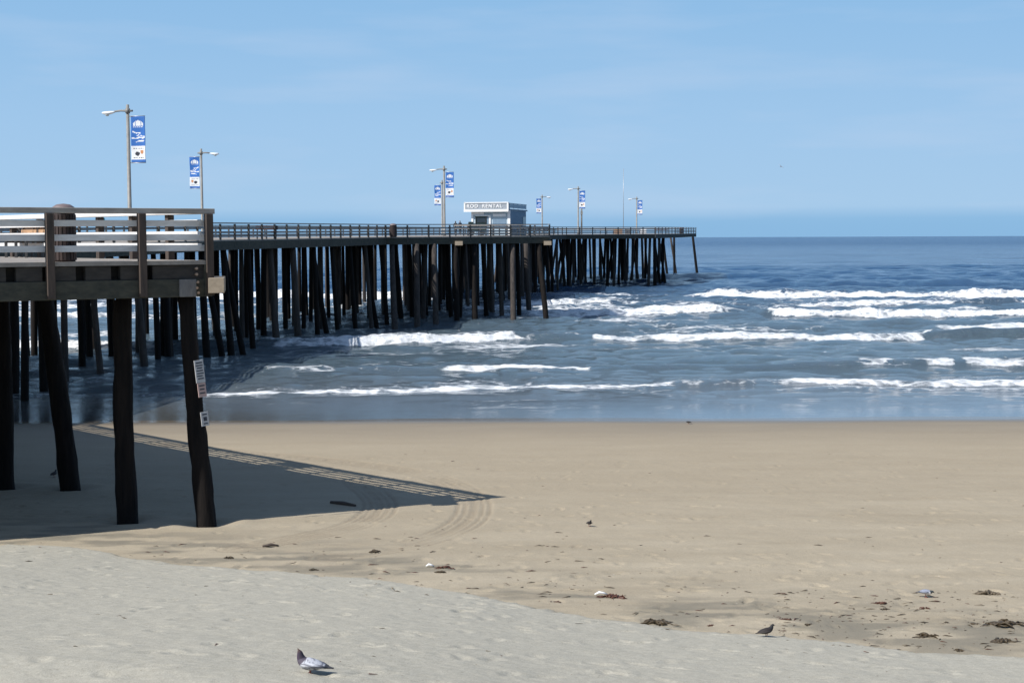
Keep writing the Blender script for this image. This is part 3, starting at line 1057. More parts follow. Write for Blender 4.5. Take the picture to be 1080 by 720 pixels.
# transverse pile caps carrying the deck
Y = 62.0
while Y < 262:
    g = MB()
    g.bar((xl(Y) + 0.35, Y, dz(Y) - 0.36), (xr(Y) - 0.35, Y, dz(Y) - 0.36), 0.34, 0.5)
    pbuild(g, 'pile_cap', M['beam'])
    Y += 4.7 if Y < 200 else 6.0
for t in (3.0, 7.5, 12, 16.5, 21):
    p = C1 + (E1 - C1) / dbk * t + np.array([-0.45, -0.25])
    g = MB(); g.bar(P3(p, 5.68), P3(p - FD * 20, 5.68), 0.32, 0.36)
    pbuild(g, 'pile_cap', M['beam'])


# ------------------------------------------------------------------ lamps
def lamp(px, py_top, Y, arm_side, banner_side, label, arm=0.78, pole_r=0.10):
    top = at_y(px, py_top, Y)
    X = top[0]; zt = top[2]; z0 = dz(Y)
    root = thing('street_lamp', label, 'street lamp', (X, Y, z0), 'lamps along the pier')
    mb = MB()
    mb.tube([(X, Y, z0), (X, Y, z0 + 0.25), (X, Y, z0 + 0.3), (X, Y, zt)], [pole_r * 1.7, pole_r * 1.6, pole_r * 1.15, pole_r * .8], 12)
    mb.build('pole', M['pole'], root)
    ax = np.array([0.977, -0.215, 0.0])      # across the pier
    s = arm_side
    mb = MB()
    zA = zt - 0.32
    base = np.array([X, Y, zA])
    mb.tube([base - ax * s * 0.28, base, base + ax * s * arm * .5 + np.array([0, 0, .02]), base + ax * s * arm * .97 + np.array([0, 0, -.02])], [0.05, 0.055, 0.05, 0.045], 8)
    mb.tube([base + np.array([0, 0, .12]), base + np.array([0, 0, -.12])], pole_r * 1.25, 10)
    mb.build('arm', M['pole'], root)
    mb = MB()
    h0 = base + ax * s * arm * .9
    prof = [(0, .05), (.09, .09), (.25, .13), (.48, .15), (.66, .11), (.74, .04)]
    mb.tube([h0 + ax * s * q + np.array([0, 0, -0.03 - .06 * math.sin(q * 3.2)]) for q, _ in prof], [(w, w * .62) if True else w for _, w in prof], 12)
    hd = mb.build('lamp_head', M['lamphead'], root)
    mb = MB()
    c = h0 + ax * s * 0.45 + np.array([0, 0, -0.15])
    mb.lathe(c, [(0.02, -.10), (.07, -.085), (.115, -.02), (.12, .03), (.08, .06)], 12)
    mb.build('lens', M['lens'], hd)
    # banner on two brackets
    bs = banner_side
    bw, bh = 0.80, 2.35
    zb1 = zt - 0.62; zb0 = zb1 - bh
    mb = MB()
    x0 = np.array([X, Y, 0]) + ax * bs * (pole_r + 0.06)
    # a slightly billowed cloth with thickness, printed in zones
    NX, NZ = 22, 64
    vs = []; fs = []; mi = []
    th = 0.012
    nrm = np.array([ax[1], -ax[0], 0]) * -1
    for side in (0, 1):
        for j in range(NZ + 1):
            for i in range(NX + 1):
                u, w = i / NX, j / NZ
                bil = 0.05 * math.sin(u * PI) * math.sin(w * PI * 1.0) + 0.02 * math.sin(w * 9 + u * 3)
                p = x0 + ax * bs * (u * bw * (1 - 0.02 * math.sin(w * PI))) + nrm * (bil + (th if side else 0)) + np.array([0, 0, zb0 + w * bh])
                vs.append(p)
    nv = (NX + 1) * (NZ + 1)
    for side in (0, 1):
        for j in range(NZ):
            for i in range(NX):
                q = side * nv + j * (NX + 1) + i
                u = (i + .5) / NX; w = (j + .5) / NZ
                k = 0
                if 0.055 < w < 0.36:
                    k = 1
                    if (u - .42) ** 2 / .03 + (w - .19) ** 2 / .002 < 1:
                        k = 2
                    if (u - .75) ** 2 / .012 + (w - .24) ** 2 / .004 < 1 and w < .26:
                        k = 3
                if .40 < w < .70:
                    # slanting script-like strokes
                    for c_, sl, u0, u1, tk in ((.46, .05, .30, .96, .012), (.535, .02, .05, .97, .016), (.59, -.04, .35, .95, .010), (.64, -.07, .10, .62, .014)):
                        if u0 < u < u1 and abs(w - c_ - sl * (u - .5) - .008 * math.sin(u * 14)) < tk * (0.55 + .6 * abs(math.sin(u * 7 + c_ * 20))):
                            k = 1
                if .80 < w < .93 and (u - .5) ** 2 / .15 + ((w - .80) / .115) ** 2 < 1 and not (abs(math.sin((u - .5) * 16)) < .16 and w < .89):
                    k = 1
                if .765 < w < .788 and .12 < u < .88 and math.sin(u * 44) > -.45:
                    k = 1
                if k == 1 and .07 < w < .34 and .12 < u < .88 and (abs(w - .31) < .008 or abs(w - .10) < .007) and math.sin(u * 38) > -.3:
                    k = 2
                fs.append((q, q + 1, q + NX + 2, q + NX + 1)); mi.append(k)
    mb.add(vs, fs, 0, True)
    mb.mi = mi
    # rim so that the cloth is closed
    rim = []
    loop = [i for i in range(NX + 1)] + [j * (NX + 1) + NX for j in range(1, NZ + 1)] + [NZ * (NX + 1) + i for i in range(NX - 1, -1, -1)] + [j * (NX + 1) for j in range(NZ - 1, 0, -1)]
    for a, b in zip(loop, loop[1:] + loop[:1]):
        rim.append((a, b, b + nv, a + nv))
    mb.f += rim; mb.mi += [0] * len(rim); mb.sm += [False] * len(rim)
    bn = mb.build('banner', [M['blue'], M['offwhite'], M['ink'], M['orange']], root)
    mb = MB()
    for zz in (zb1 + .02, zb0 - .02):
        c0 = np.array([X, Y, zz])
        mb.tube([c0, c0 + ax * bs * (bw + .16)], 0.022, 6)
    mb.build('bracket', M['metal'], bn)
    return root


lamp(134.5, 110.5, 79, -1, 1, 'tall pier lamp with its arm reaching left and a blue banner, nearest the beach')
lamp(212, 157, 116, 1, -1, 'pier lamp with arm pointing right and banner on the left, behind the platform corner')
lamp(468.3, 175, 146, -1, 1, 'pier lamp with arm to the left just before the rental shop, big banner on right')
lamp(466.2, 190, 182, 1, -1, 'far pier lamp half hidden behind the one before the rental shop, banner left')
lamp(571.8, 205.5, 246, 1, -1, 'small distant pier lamp right of the rental shop with arm to the right')
lamp(609.8, 196.5, 206, -1, 1, 'pier lamp with arm to the left standing midway between rental shop and pier end')
lamp(671.5, 207.5, 255, -1, 1, 'farthest pier lamp, arm to the left, standing near the seaward end of the pier')

# thin mast and short post by the lamps near the end
b = at_y(657.5, 238, 250)
mb = MB(); mb.tube([(b[0], 250, dz(250)), (b[0], 250, at_y(657.5, 178, 250)[2])], [.05, .03], 8)
tag(mb.build('mast', M['metal'], origin=(b[0], 250, dz(250))), 'thin pale mast rising above the end platform, left of the farthest lamp', 'mast')
b = at_y(613.4, 238, 214)
zt_ = at_y(613.4, 217, 214)[2]
mb = MB(); mb.tube([(b[0], 214, dz(214)), (b[0], 214, zt_ - .1), (b[0], 214, zt_)], [.12, .10, .06], 10)
mb.box((b[0], 213.85, zt_ - 1.0), (.3, .12, .5))
tag(mb.build('utility_post', M['pole'], origin=(b[0], 214, dz(214))), 'short pale post beside the lamp midway to the pier end', 'post')


# ------------------------------------------------------------------ rental shop
def text_mesh(s, size, name, mat, parent, loc, ax, up, extrude=0.02):
    cu = bpy.data.curves.new(name, 'FONT')
    cu.body = s; cu.size = size; cu.extrude = extrude; cu.align_x = 'CENTER'; cu.align_y = 'CENTER'
    cu.offset = 0.012; cu.space_character = 1.22
    tmp = bpy.data.objects.new('tmp', cu)
    COL.objects.link(tmp)
    bpy.context.view_layer.update()
    dg = bpy.context.evaluated_depsgraph_get()
    me = bpy.data.meshes.new_from_object(tmp.evaluated_get(dg))
    bpy.data.objects.remove(tmp)
    me.name = name
    nz = np.cross(ax, up)
    Mx = Matrix(((ax[0], up[0], nz[0], loc[0]), (ax[1], up[1], nz[1], loc[1]), (ax[2], up[2], nz[2], loc[2]), (0, 0, 0, 1)))
    par = Vector((0, 0, 0)); p = parent
    while p is not None:
        par += p.location; p = p.parent
    me.transform(Matrix.Translation(-par) @ Mx)
    me.materials.clear(); me.materials.append(mat)
    o = bpy.data.objects.new(name, me)
    COL.objects.link(o); o.parent = parent
    return o


def shop():
    Yc = 168.0
    c0 = at_y(537, 230, Yc)              # right front corner
    c = np.array([c0[0], Yc])
    ux = np.array([0.977, -0.215])       # to the right along the front
    uy = np.array([0.215, 0.977])        # away from the beach
    W, D, H = 4.3, 9.0, 2.75
    z0 = dz(Yc)
    X3, Y3, Z3 = np.append(ux, 0), np.append(uy, 0), np.array([0, 0, 1.0])
    AX = (X3, Y3, Z3)
    root = thing('rental_shop', 'pale blue hut with a white edged rod rental sign board standing on the pier', 'shop', (c[0] - ux[0] * W / 2, Yc, z0))

    def P(x, y, z):                       # x to the right from the front left corner, y back
        return np.append(c + ux * (x - W) + uy * y, z0 + z)
    mb = MB(); mb.box(P(W / 2, D / 2, H / 2), (W, D, H), AX)
    wall = mb.build('wall', M['wallblue'], root)
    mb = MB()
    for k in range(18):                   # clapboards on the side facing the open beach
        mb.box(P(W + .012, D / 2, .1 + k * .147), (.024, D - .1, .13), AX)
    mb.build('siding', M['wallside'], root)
    mb = MB()
    for x, y in ((W - .02, -.02),):
        mb.box(P(x, y, H / 2), (.30, .10, H - .02), AX)
    mb.build('corner_board', M['white'], root)
    mb = MB(); mb.box(P(.12, -.03, H / 2), (.22, .08, H - .02), AX); mb.build('corner_board', M['white'], root)
    # door frame, door, hatch
    mb = MB(); mb.box(P(2.12, -.05, 1.05), (.20, .10, 2.1), AX); mb.box(P(1.35, -.05, 2.14), (1.7, .10, .16), AX)
    dr = mb.build('door_frame', M['white'], root)
    mb = MB(); mb.box(P(1.25, -.02, 1.03), (1.5, .06, 2.05), AX); mb.build('door', M['wallside'], dr)
    mb = MB(); mb.box(P(3.2, -.03, 2.22), (1.45, .07, .32), AX); mb.build('notice_board', M['offwhite'], root)
    mb = MB(); mb.box(P(.85, -.035, 2.42), (1.2, .08, .3), AX); mb.build('notice_board', M['offwhite'], root)
    mb = MB(); mb.box(P(3.2, -.02, 1.35), (1.5, .05, .9), AX); mb.build('service_hatch', M['wallside'], root)
    # side window opening at the far end
    mb = MB(); mb.box(P(W + .03, D - 1.1, 1.35), (.06, 1.5, 1.5), AX); w = mb.build('window', M['glass'], root)
    # sign board: projects past the front on the left
    zs = H
    mb = MB(); mb.box(P(W / 2 - .33, -.25, zs + .44), (W + .66, .5, .88), AX)
    sg = mb.build('sign_board', M['signgrey'], root)
    mb = MB()
    x0, x1 = -.66, W
    mb.box(P((x0 + x1) / 2, -.53, zs + .84), (x1 - x0 + .1, .06, .12), AX)
    mb.box(P((x0 + x1) / 2, -.54, zs - .04), (x1 - x0 + .1, .16, .26), AX)
    mb.box(P(x0 + .04, -.53, zs + .46), (.18, .06, .74), AX)
    mb.box(P(x1 - .04, -.53, zs + .46), (.18, .06, .74), AX)
    mb.build('sign_border', M['white'], sg)
    text_mesh('ROD', 0.54, 'lettering', M['white'], sg, P(.26, -.52, zs + .44), X3, Z3, 0.03)
    text_mesh('RENTAL', 0.54, 'lettering', M['white'], sg, P(2.50, -.52, zs + .44), X3, Z3, 0.03)
    # flat roof with an open rail round the side
    mb = MB(); mb.box(P(W / 2, D / 2 + .1, H + .07), (W + .3, D + .2, .14), AX)
    rf = mb.build('roof', M['wallside'], root)
    mb = MB()
    for y in (.05, 2.2, 4.4, 6.6, D - .1):
        mb.box(P(W + .02, y, H + .42), (.09, .09, .56), AX)
    mb.box(P(W + .02, D / 2, H + .74), (.12, D + .1, .10), AX)
    mb.box(P(W + .02, D / 2, H + .46), (.05, D, .42), AX)
    mb.box(P(W / 2, D - .06, H + .74), (W, .12, .10), AX)
    mb.build('parapet_rail', M['wallblue'], rf)


shop()


# ------------------------------------------------------------------ cart by the shop
def cart():
    Y = 160.0
    a = at_y(493.5, 240, Y)[0]; b = at_y(513, 240, Y)[0]
    z0 = dz(Y); cx = (a + b) / 2
    root = thing('utility_cart', 'dark green closed utility cart parked in front of the rental shop', 'cart', (cx, Y, z0))
    W = b - a
    mb = MB(); mb.box((cx, Y, z0 + .62), (W, 1.25, .5)); mb.box((a + .38, Y, z0 + 1.06), (.78, 1.15, .40))
    mb.box((a + .30, Y, z0 + 1.34), (.5, 1.0, .18))
    mb.build('body', M['cart'], root, bevel=.06)
    mb = MB(); mb.box((a + 1.42, Y, z0 + 1.98), (1.35, 1.3, .09)); rf = mb.build('roof', M['cart'], root, bevel=.03)
    mb = MB()
    for x in (a + .82, b - .05):
        for y in (Y - .58, Y + .58):
            mb.bar((x, y, z0 + .86), (x + .02, y, z0 + 1.94), .06, .06)
    mb.build('frame', M['iron'], rf)
    mb = MB(); mb.box((a + 1.42, Y - .575, z0 + 1.58), (.9, .03, .46)); mb.build('window', M['glass'], root)
    mb = MB(); mb.box((a + .86, Y, z0 + 1.55), (.03, 1.05, .62)); mb.build('windscreen', M['glass'], root)
    mb = MB(); mb.box((a + 1.42, Y, z0 + 1.38), (1.16, 1.12, 1.06)); mb.build('cab', M['cart'], root, bevel=.05)
    for x in (a + .42, b - .42):
        for y in (Y - .62, Y + .62):
            mb = MB(); mb.tube([(x, y - .08, z0 + .27), (x, y + .08, z0 + .27)], .27, 16)
            w = mb.build('wheel', M['tyre'], root)


cart()


# ------------------------------------------------------------------ benches and bins
def bench(c, dirv, z0, L, label, mat, group=None):
    """bench with slatted back; dirv along it, back on the left of dirv."""
    c = np.array(c, float); dv = np.array(dirv, float); dv /= np.linalg.norm(dv)
    nb = np.array([-dv[1], dv[0]])
    X3, Y3, Z3 = np.append(dv, 0), np.append(nb, 0), np.array([0, 0, 1.0])
    root = thing('bench', label, 'bench', (c[0], c[1], z0), group)

    def P(x, y, z):
        return np.append(c + dv * x + nb * y, z0 + z)
    mb = MB()
    for k in range(4):
        mb.box(P(0, -.20 + k * .12, .45), (L, .10, .04), (X3, Y3, Z3))
    mb.build('seat', M[mat], root)
    mb = MB()
    for k in range(2):
        mb.box(P(0, .27 + k * .03, .64 + k * .135), (L, .04, .12), (X3, Y3, Z3))
    mb.build('backrest', M[mat], root)
    for x in (-L / 2 + .12, 0, L / 2 - .12):
        mb = MB()
        mb.bar(P(x, -.2, 0), P(x, -.2, .425), .06, .06)
        mb.bar(P(x, .2, 0), P(x, .31, .86), .06, .06)
        mb.bar(P(x, -.22, .405), P(x, .24, .405), .05, .05)
        mb.build('leg', M['iron'], root)
    return root


bd = (E1 - C1) / dbk
bc = at_y(25, 255, 38.2)
bench((bc[0], 38.2), bd * -1, 6.26, 1.55, 'orange tan slatted bench against the white rail of the near platform', 'bench')
bp = at_y(281, 243, 96)
bench((bp[0], 96), (1, 0.1), dz(96), 1.4, 'red brown bench behind the pier railing between near platform and litter bin', 'redwood')
for px, Y, lab, mt in ((640, 228, 'pale tan bench behind the railing on the left of the end platform', 'deck'),
                       (668, 236, 'pale grey bench behind the railing below the farthest lamp', 'greyend'),
                       (697, 244, 'dark bench at the seaward end of the pier left of the far bin', 'redwood')):
    q = at_y(px, 240, Y)
    bench((q[0], Y), (0.98, -0.2), dz(Y), 2.2, lab, mt)


def bin_(px, Y, h, r, label, X=None):
    X = at_y(px, 250, Y)[0] if X is None else X
    z0 = dz(Y)
    root = thing('litter_bin', label, 'bin', (X, Y, z0))
    mb = MB()
    mb.lathe((X, Y, z0), [(r * .92, 0), (r, .05), (r, h * .82), (r * .97, h * .84)], 20)
    # upright slats round the drum
    for k in range(20):
        w = 2 * PI * k / 20
        d_ = np.array([math.cos(w), math.sin(w), 0]); t_ = np.array([-math.sin(w), math.cos(w), 0])
        mb.box(np.array([X, Y, z0 + h * .42]) + d_ * (r + .004), (.02, r * .25, h * .78), (d_, t_, (0, 0, 1)))
    mb.build('drum', M['barrel'], root)
    mb = MB()
    mb.lathe((X, Y, z0), [(r * 1.07, h * .84), (r * 1.09, h * .88), (r * .95, h * .94), (r * .6, h * .985), (.01, h)], 20)
    mb.build('lid', M['lid'], root)
    return root


q = at_y(67.5, 250, 30.45)
bin_(0, 30.45, 1.16, 0.225, 'dark red brown litter bin with a domed lid inside the near platform railing', q[0])
bin_(416, 118.5, 1.05, 0.26, 'dark litter bin standing where the middle platform begins, behind the railing', at_y(416, 250, 119.6)[0])
bin_(718.5, 252, 1.0, 0.33, 'dark litter bin near the far corner of the end platform')

# crates / fish boxes on the end platform
for px, Y, w, h, mt, nm, lab in ((652, 232, 1.3, .8, 'bench', 'storage_box', 'orange tan storage box behind the railing of the end platform'),
                                 (678, 246, 1.1, .85, 'white', 'storage_box', 'white storage box on the end platform right of the farthest lamp'),
                                 (662, 240, 0.9, .75, 'greyend', 'storage_box', 'grey storage box left of the farthest lamp')):
    q = at_y(px, 240, Y)
    rt = thing(nm, lab, 'box', (q[0], Y, dz(Y)))
    mb = MB(); mb.box((q[0], Y, dz(Y) + h * .45), (w, .8, h * .9)); mb.build('body', M[mt], rt, bevel=.03)
    mb = MB(); mb.box((q[0], Y, dz(Y) + h * .95), (w + .08, .88, h * .1)); mb.build('lid', M[mt], rt, bevel=.02)


# ------------------------------------------------------------------ people
def person(px, Y, hgt, label, top_m, leg_m, face=PI, lean=0.0):
    q = at_y(px, 245, Y)
    X = q[0]; z0 = dz(Y)
    k = hgt / 1.75
    root = thing('person', label, 'person', (X, Y, z0))
    sk = [  # skeleton: name, parent, pos, radius
        ('pelvis', None, (0, 0, .95), .145), ('waist', 0, (0, .01, 1.10), .13), ('chest', 1, (0, .0, 1.32), .155), ('neckb', 2, (0, .0, 1.47), .075),
        ('neck', 3, (0, -.01, 1.53), .055), ('head1', 4, (0, -.025, 1.60), .080), ('head2', 5, (0, -.02, 1.69), .085), ('crown', 6, (0, -.01, 1.745), .05)]
    sk += [('shL', 2, (.19, 0, 1.43), .065), ('elL', 8, (.26, .03, 1.15), .047), ('wrL', 9, (.24, -.12, .95), .034), ('haL', 10, (.23, -.17, .87), .035),
           ('shR', 2, (-.19, 0, 1.43), .065), ('elR', 12, (-.26, .03, 1.15), .047), ('wrR', 13, (-.24, -.10, .94), .034), ('haR', 14, (-.23, -.14, .86), .035),
           ('hiL', 0, (.095, 0, .88), .105), ('knL', 16, (.105, -.02, .50), .068), ('anL', 17, (.11, .02, .10), .045), ('toL', 18, (.12, -.15, .04), .036),
           ('hiR', 0, (-.095, 0, .88), .105), ('knR', 20, (-.105, .0, .50), .068), ('anR', 21, (-.11, .04, .10), .045), ('toR', 22, (-.12, -.13, .04), .036)]
    ca, sa = math.cos(face), math.sin(face)
    me = bpy.data.meshes.new('body')
    vs = []
    for _, p, c, r in sk:
        x, y, z = c[0] * k, c[1] * k, c[2] * k
        vs.append((x * ca - y * sa, x * sa + y * ca, z))
    me.from_pydata(vs, [(i, s[1]) for i, s in enumerate(sk) if s[1] is not None], [])
    o = bpy.data.objects.new('body', me)
    COL.objects.link(o)
    md = o.modifiers.new('skin', 'SKIN'); md.use_smooth_shade = True
    for i, s in enumerate(sk):
        me.skin_vertices[0].data[i].radius = (s[3] * k, s[3] * k)
        me.skin_vertices[0].data[i].use_root = (i == 0)
    o.modifiers.new('sub', 'SUBSURF').levels = 2
    o.modifiers['sub'].render_levels = 2
    bpy.context.view_layer.update()
    ev = o.evaluated_get(bpy.context.evaluated_depsgraph_get())
    m2 = bpy.data.meshes.new_from_object(ev)
    bpy.data.objects.remove(o)
    for mm in (M['skin'], M[top_m], M[leg_m], M['hair'], M['tyre']):
        m2.materials.append(mm)
    for p in m2.polygons:
        c = p.center; z = c.z / k
        fwd = (-c.x * -sa + -c.y * ca) if False else (c.x * sa - c.y * ca)
        rr_ = math.hypot(c.x, c.y) / k
        if z < .07:
            p.material_index = 4
        elif z < .93 and rr_ < .21:
            p.material_index = 2
        elif z > 1.53:
            p.material_index = 3 if (z > 1.70 or fwd < -.01) else 0
        elif z > 0.97 and z <= 1.51:
            p.material_index = 1
        else:
            p.material_index = 0 if rr_ >= .21 else 2
        p.use_smooth = True
    b = bpy.data.objects.new('body', m2)
    COL.objects.link(b); b.parent = root
    return root


person(108, 101, 1.68, 'person in a teal top standing at the far rail, seen through the near platform railing', 'teal', 'navy', face=2.6)
person(480.5, 186, 1.72, 'person in dark clothes on the pier, left of two near the lamp pole', 'charcoal', 'navy', face=2.9)
person(485.3, 188, 1.78, 'person in navy clothes on the pier, beside the cart by the rental shop', 'navy', 'charcoal', face=-2.5)


# ------------------------------------------------------------------ signs nailed to the leaning pile
def pile_sign(px, py, wpx, hpx, label, lines, tint):
    Y = 31.0
    c = at_y(px, py, Y)
    w = wpx * Y / FPX * 1.12; h = hpx * Y / FPX
    lean = 24 / 236.0
    up = np.array([-lean, 0, 1.0]); up /= np.linalg.norm(up)
    xx = np.array([0.74, 0.67, 0]); xx = xx - up * np.dot(xx, up); xx /= np.linalg.norm(xx)
    nz = np.cross(xx, up)
    mb = MB(); mb.box(c, (w, .02, h), (xx, nz, up))
    root = mb.build('sign', M[tint], origin=tuple(c))
    tag(root, label, 'sign')
    mb = MB()
    for y, l, r, t in lines:
        mb.box(c + up * (y * h) + xx * ((l + r) / 2 - .5) * w + nz * 0.012, ((r - l) * w, .006, t * h), (xx, nz, up))
    o = MB.build(mb, 'lettering', M['ink'], root)
    return root


M['signwhite'] = weathered('shaded_white_sign', (0.42, 0.42, 0.42), (0.62, 0.62, 0.61), (9, 9, 9), 1, 0.7)  # white dimmed in the colour, for boards that hang in shade
M['signred'] = plain('faded_pinkish_sign', (0.42, 0.30, 0.27), 0.7)
for zz in ():
    pass
pile_sign(210.5, 391.5, 9.5, 24, 'white lettered sign board nailed to the leaning corner pile, topmost of three',
          [(.38, .15, .85, .06), (.26, .12, .88, .05), (.15, .2, .8, .05), (.03, .12, .85, .05), (-.09, .15, .9, .05), (-.2, .12, .75, .05), (-.32, .2, .85, .05)], 'signwhite')
pile_sign(213, 411, 8.5, 15, 'small faded pinkish sign on the leaning corner pile, middle of three',
          [(.3, .15, .85, .09), (.05, .2, .8, .09), (-.22, .15, .85, .09)], 'signred')
pile_sign(216, 441.5, 8, 15, 'small white sign with a dark symbol on the leaning corner pile, lowest of three',
          [(.32, .2, .8, .09), (0, .3, .75, .28), (-.33, .25, .8, .08)], 'signwhite')


# ------------------------------------------------------------------ birds
def bird(foot, scale, face, label, spine, cfun, cat='pigeon', name='pigeon', legs=True, group=None):
    """spine: (x, z, half-width, half-height) from tail to beak tip, x forward; loft of ellipses, one mesh."""
    root = thing(name, label, cat, foot, group)
    SEG = 14
    # resample the spine smoothly
    sp = np.array(spine, float)
    t0 = np.arange(len(sp)); t1 = np.linspace(0, len(sp) - 1, (len(sp) - 1) * 4 + 1)

    def smooth(col):
        y = np.interp(t1, t0, sp[:, col]); kk = np.array([1, 2, 3, 2, 1.]); kk /= kk.sum()
        z = np.convolve(np.pad(y, 2, mode='edge'), kk, 'valid'); z[0] = y[0]; z[-1] = y[-1]
        return z
    sx, sz, sw, sh = [smooth(i) for i in range(4)]
    ca, sa = math.cos(face), math.sin(face)
    vs = []; cols = []
    N = len(sx)
    for i in range(N):
        tx = sx[min(i + 1, N - 1)] - sx[max(i - 1, 0)]; tz = sz[min(i + 1, N - 1)] - sz[max(i - 1, 0)]
        l = math.hypot(tx, tz) + 1e-9
        nx, nz_ = -tz / l, tx / l
        for k in range(SEG):
            w = 2 * PI * k / SEG
            yy = math.cos(w) * sw[i]; hh = math.sin(w) * sh[i]
            x = (sx[i] + nx * hh); z = sz[i] + nz_ * hh
            vs.append(((x * ca - yy * sa) * scale, (x * sa + yy * ca) * scale, z * scale))
            cols.append(cfun(i / (N - 1), math.sin(w), yy))
    fs = []
    for i in range(N - 1):
        for k in range(SEG):
            k2 = (k + 1) % SEG
            fs.append((i * SEG + k, i * SEG + k2, (i + 1) * SEG + k2, (i + 1) * SEG + k))
    fs.append(tuple(range(SEG))); fs.append(tuple((N - 1) * SEG + k for k in range(SEG))[::-1])
    me = bpy.data.meshes.new('body')
    me.from_pydata(vs, [], fs)
    ca_ = me.color_attributes.new('Col', 'FLOAT_COLOR', 'POINT')
    for i, c in enumerate(cols):
        ca_.data[i].color = (c[0], c[1], c[2], 1)
    for p in me.polygons:
        p.use_smooth = True
    bm = bmesh.new(); bm.from_mesh(me); bmesh.ops.recalc_face_normals(bm, faces=bm.faces); bm.to_mesh(me); bm.free()
    me.materials.append(M['feather'])
    o = bpy.data.objects.new('body', me); COL.objects.link(o); o.parent = root

    def W(x, y, z):
        return ((x * ca - y * sa) * scale, (x * sa + y * ca) * scale, z * scale)
    # folded wings lie along the flanks
    for s in (-1, 1):
        mb = MB()
        zo = -.022 if spine is SP_UP else 0.0
        pts = [(-.155, .030, .098 + zo), (-.10, .052, .112 + zo), (-.03, .066, .122 + zo), (.04, .064, .128 + zo), (.075, .045, .125 + zo)]
        rad = [(.004, .006), (.010, .022), (.014, .038), (.014, .036), (.006, .012)]
        mb.tube([W(x, y * s, z) for x, y, z in pts], [(b_ * scale, b_ * scale * .55) for a_, b_ in rad], 8)
        mw = mb.build('wing', M['feather'], origin=(0, 0, 0))
        mw.parent = root; mw.location = (0, 0, 0)
        me2 = mw.data
        c2 = me2.color_attributes.new('Col', 'FLOAT_COLOR', 'POINT')
        nvv = len(me2.vertices)
        for i in range(nvv):
            c = cfun(-(i // 8 + 1), 0, s)
            c2.data[i].color = (c[0], c[1], c[2], 1)
    # eye, legs and toes
    if legs:
        for s in (-1, 1):
            mb = MB()
            mb.tube([W(.012, .026 * s, .085), W(.004, .026 * s, .04), W(.012, .026 * s, .006)], [.008 * scale, .005 * scale, .005 * scale], 6)
            for aa in (-.5, 0, .5):
                mb.tube([W(.012, .026 * s, .006), W(.012 + .038 * math.cos(aa), .026 * s + .03 * math.sin(aa), .003)], [.005 * scale, .003 * scale], 5)
            mb.tube([W(.012, .026 * s, .006), W(-.012, .026 * s, .003)], [.004 * scale, .003 * scale], 5)
            lg = mb.build('leg', M['leg'], origin=(0, 0, 0)); lg.parent = root; lg.location = (0, 0, 0)
    return root


SP_UP = [(-.205, .062, .018, .005), (-.17, .068, .024, .008), (-.12, .078, .036, .020), (-.06, .090, .056, .044), (0, .096, .066, .056), (.05, .102, .060, .055),
         (.078, .126, .044, .046), (.092, .162, .032, .034), (.096, .188, .026, .027), (.102, .206, .021, .021), (.110, .222, .008, .008), (.118, .236, .003, .003)]
SP_LOW = [(-.205, .092, .018, .005), (-.17, .096, .024, .008), (-.12, .105, .038, .022), (-.06, .115, .058, .046), (0, .120, .066, .056), (.06, .118, .058, .052),
          (.10, .122, .040, .042), (.125, .134, .027, .030), (.145, .138, .023, .023), (.165, .132, .016, .016), (.180, .122, .005, .006), (.193, .112, .002, .002)]
SP_STD = [(-.205, .092, .018, .005), (-.17, .096, .024, .008), (-.12, .105, .038, .022), (-.06, .118, .058, .046), (0, .126, .066, .056), (.06, .136, .058, .052),
          (.095, .165, .040, .042), (.112, .200, .027, .030), (.122, .222, .024, .024), (.142, .224, .017, .017), (.158, .219, .005, .006), (.172, .214, .002, .002)]
rb = random.Random(4)


def col_pied(t, up, y):
    if t < 0:          # wing rings
        k = -t
        if k <= 1: return (.06, .06, .07)
        if k == 2: return (.12, .12, .14)
        return (.62, .63, .66) if rb.random() < .62 else (.10, .10, .12)
    if t < .18: return (.045, .045, .052)
    if t < .52:
        return (.50, .51, .55) if rb.random() < .75 else (.16, .16, .19)
    if t < .60: return (.10, .085, .11)
    if t < .80: return (.030, .022, .036) if up > -.3 else (.05, .03, .055)
    if t < .90: return (.055, .030, .032)
    return (.10, .065, .05)


def col_black(t, up, y):
    if t < 0: return (.030, .024, .021)
    return (.016, .016, .018) if t > .5 else (.026, .020, .018)


def col_grey(t, up, y):
    if t < 0:
        k = -t
        return (.10, .11, .14) if k < 3 else (.24, .26, .32)
    if t < .2: return (.07, .07, .08)
    if t < .58: return (.66, .67, .70) if up < .3 else (.25, .27, .33)
    return (.022, .032, .034)


p = sand_at(328, 711)
bird(p, 1.0, PI * 0.97, 'speckled grey and white pigeon with dark raised head on the pale foreground sand', SP_UP, col_pied)
p = sand_at(808, 672)
bird(p, 0.72, 0.25, 'blackish brown pigeon standing at the edge of the pale sand', SP_STD, col_black)
p = sand_at(976, 629.5)
bird(p, 0.72, -0.5, 'grey and white pigeon with a dark green head pecking among the seaweed', SP_LOW, col_grey)
p = sand_at(726.5, 447)
bird(p, 0.6, 2.7, 'dark bird on the wet sand by the water edge', SP_LOW, col_black, 'bird', 'bird')
p = sand_at(57, 503)
bird(p, 0.8, 1.3, 'dark bird standing in the shade under the pier', SP_STD, col_black, 'bird', 'bird')


p = sand_at(621.5, 555)
bird(p, 0.62, -1.2, 'small dark bird alone on the open sand right of the shadow tip', SP_STD, col_black, 'bird', 'bird')


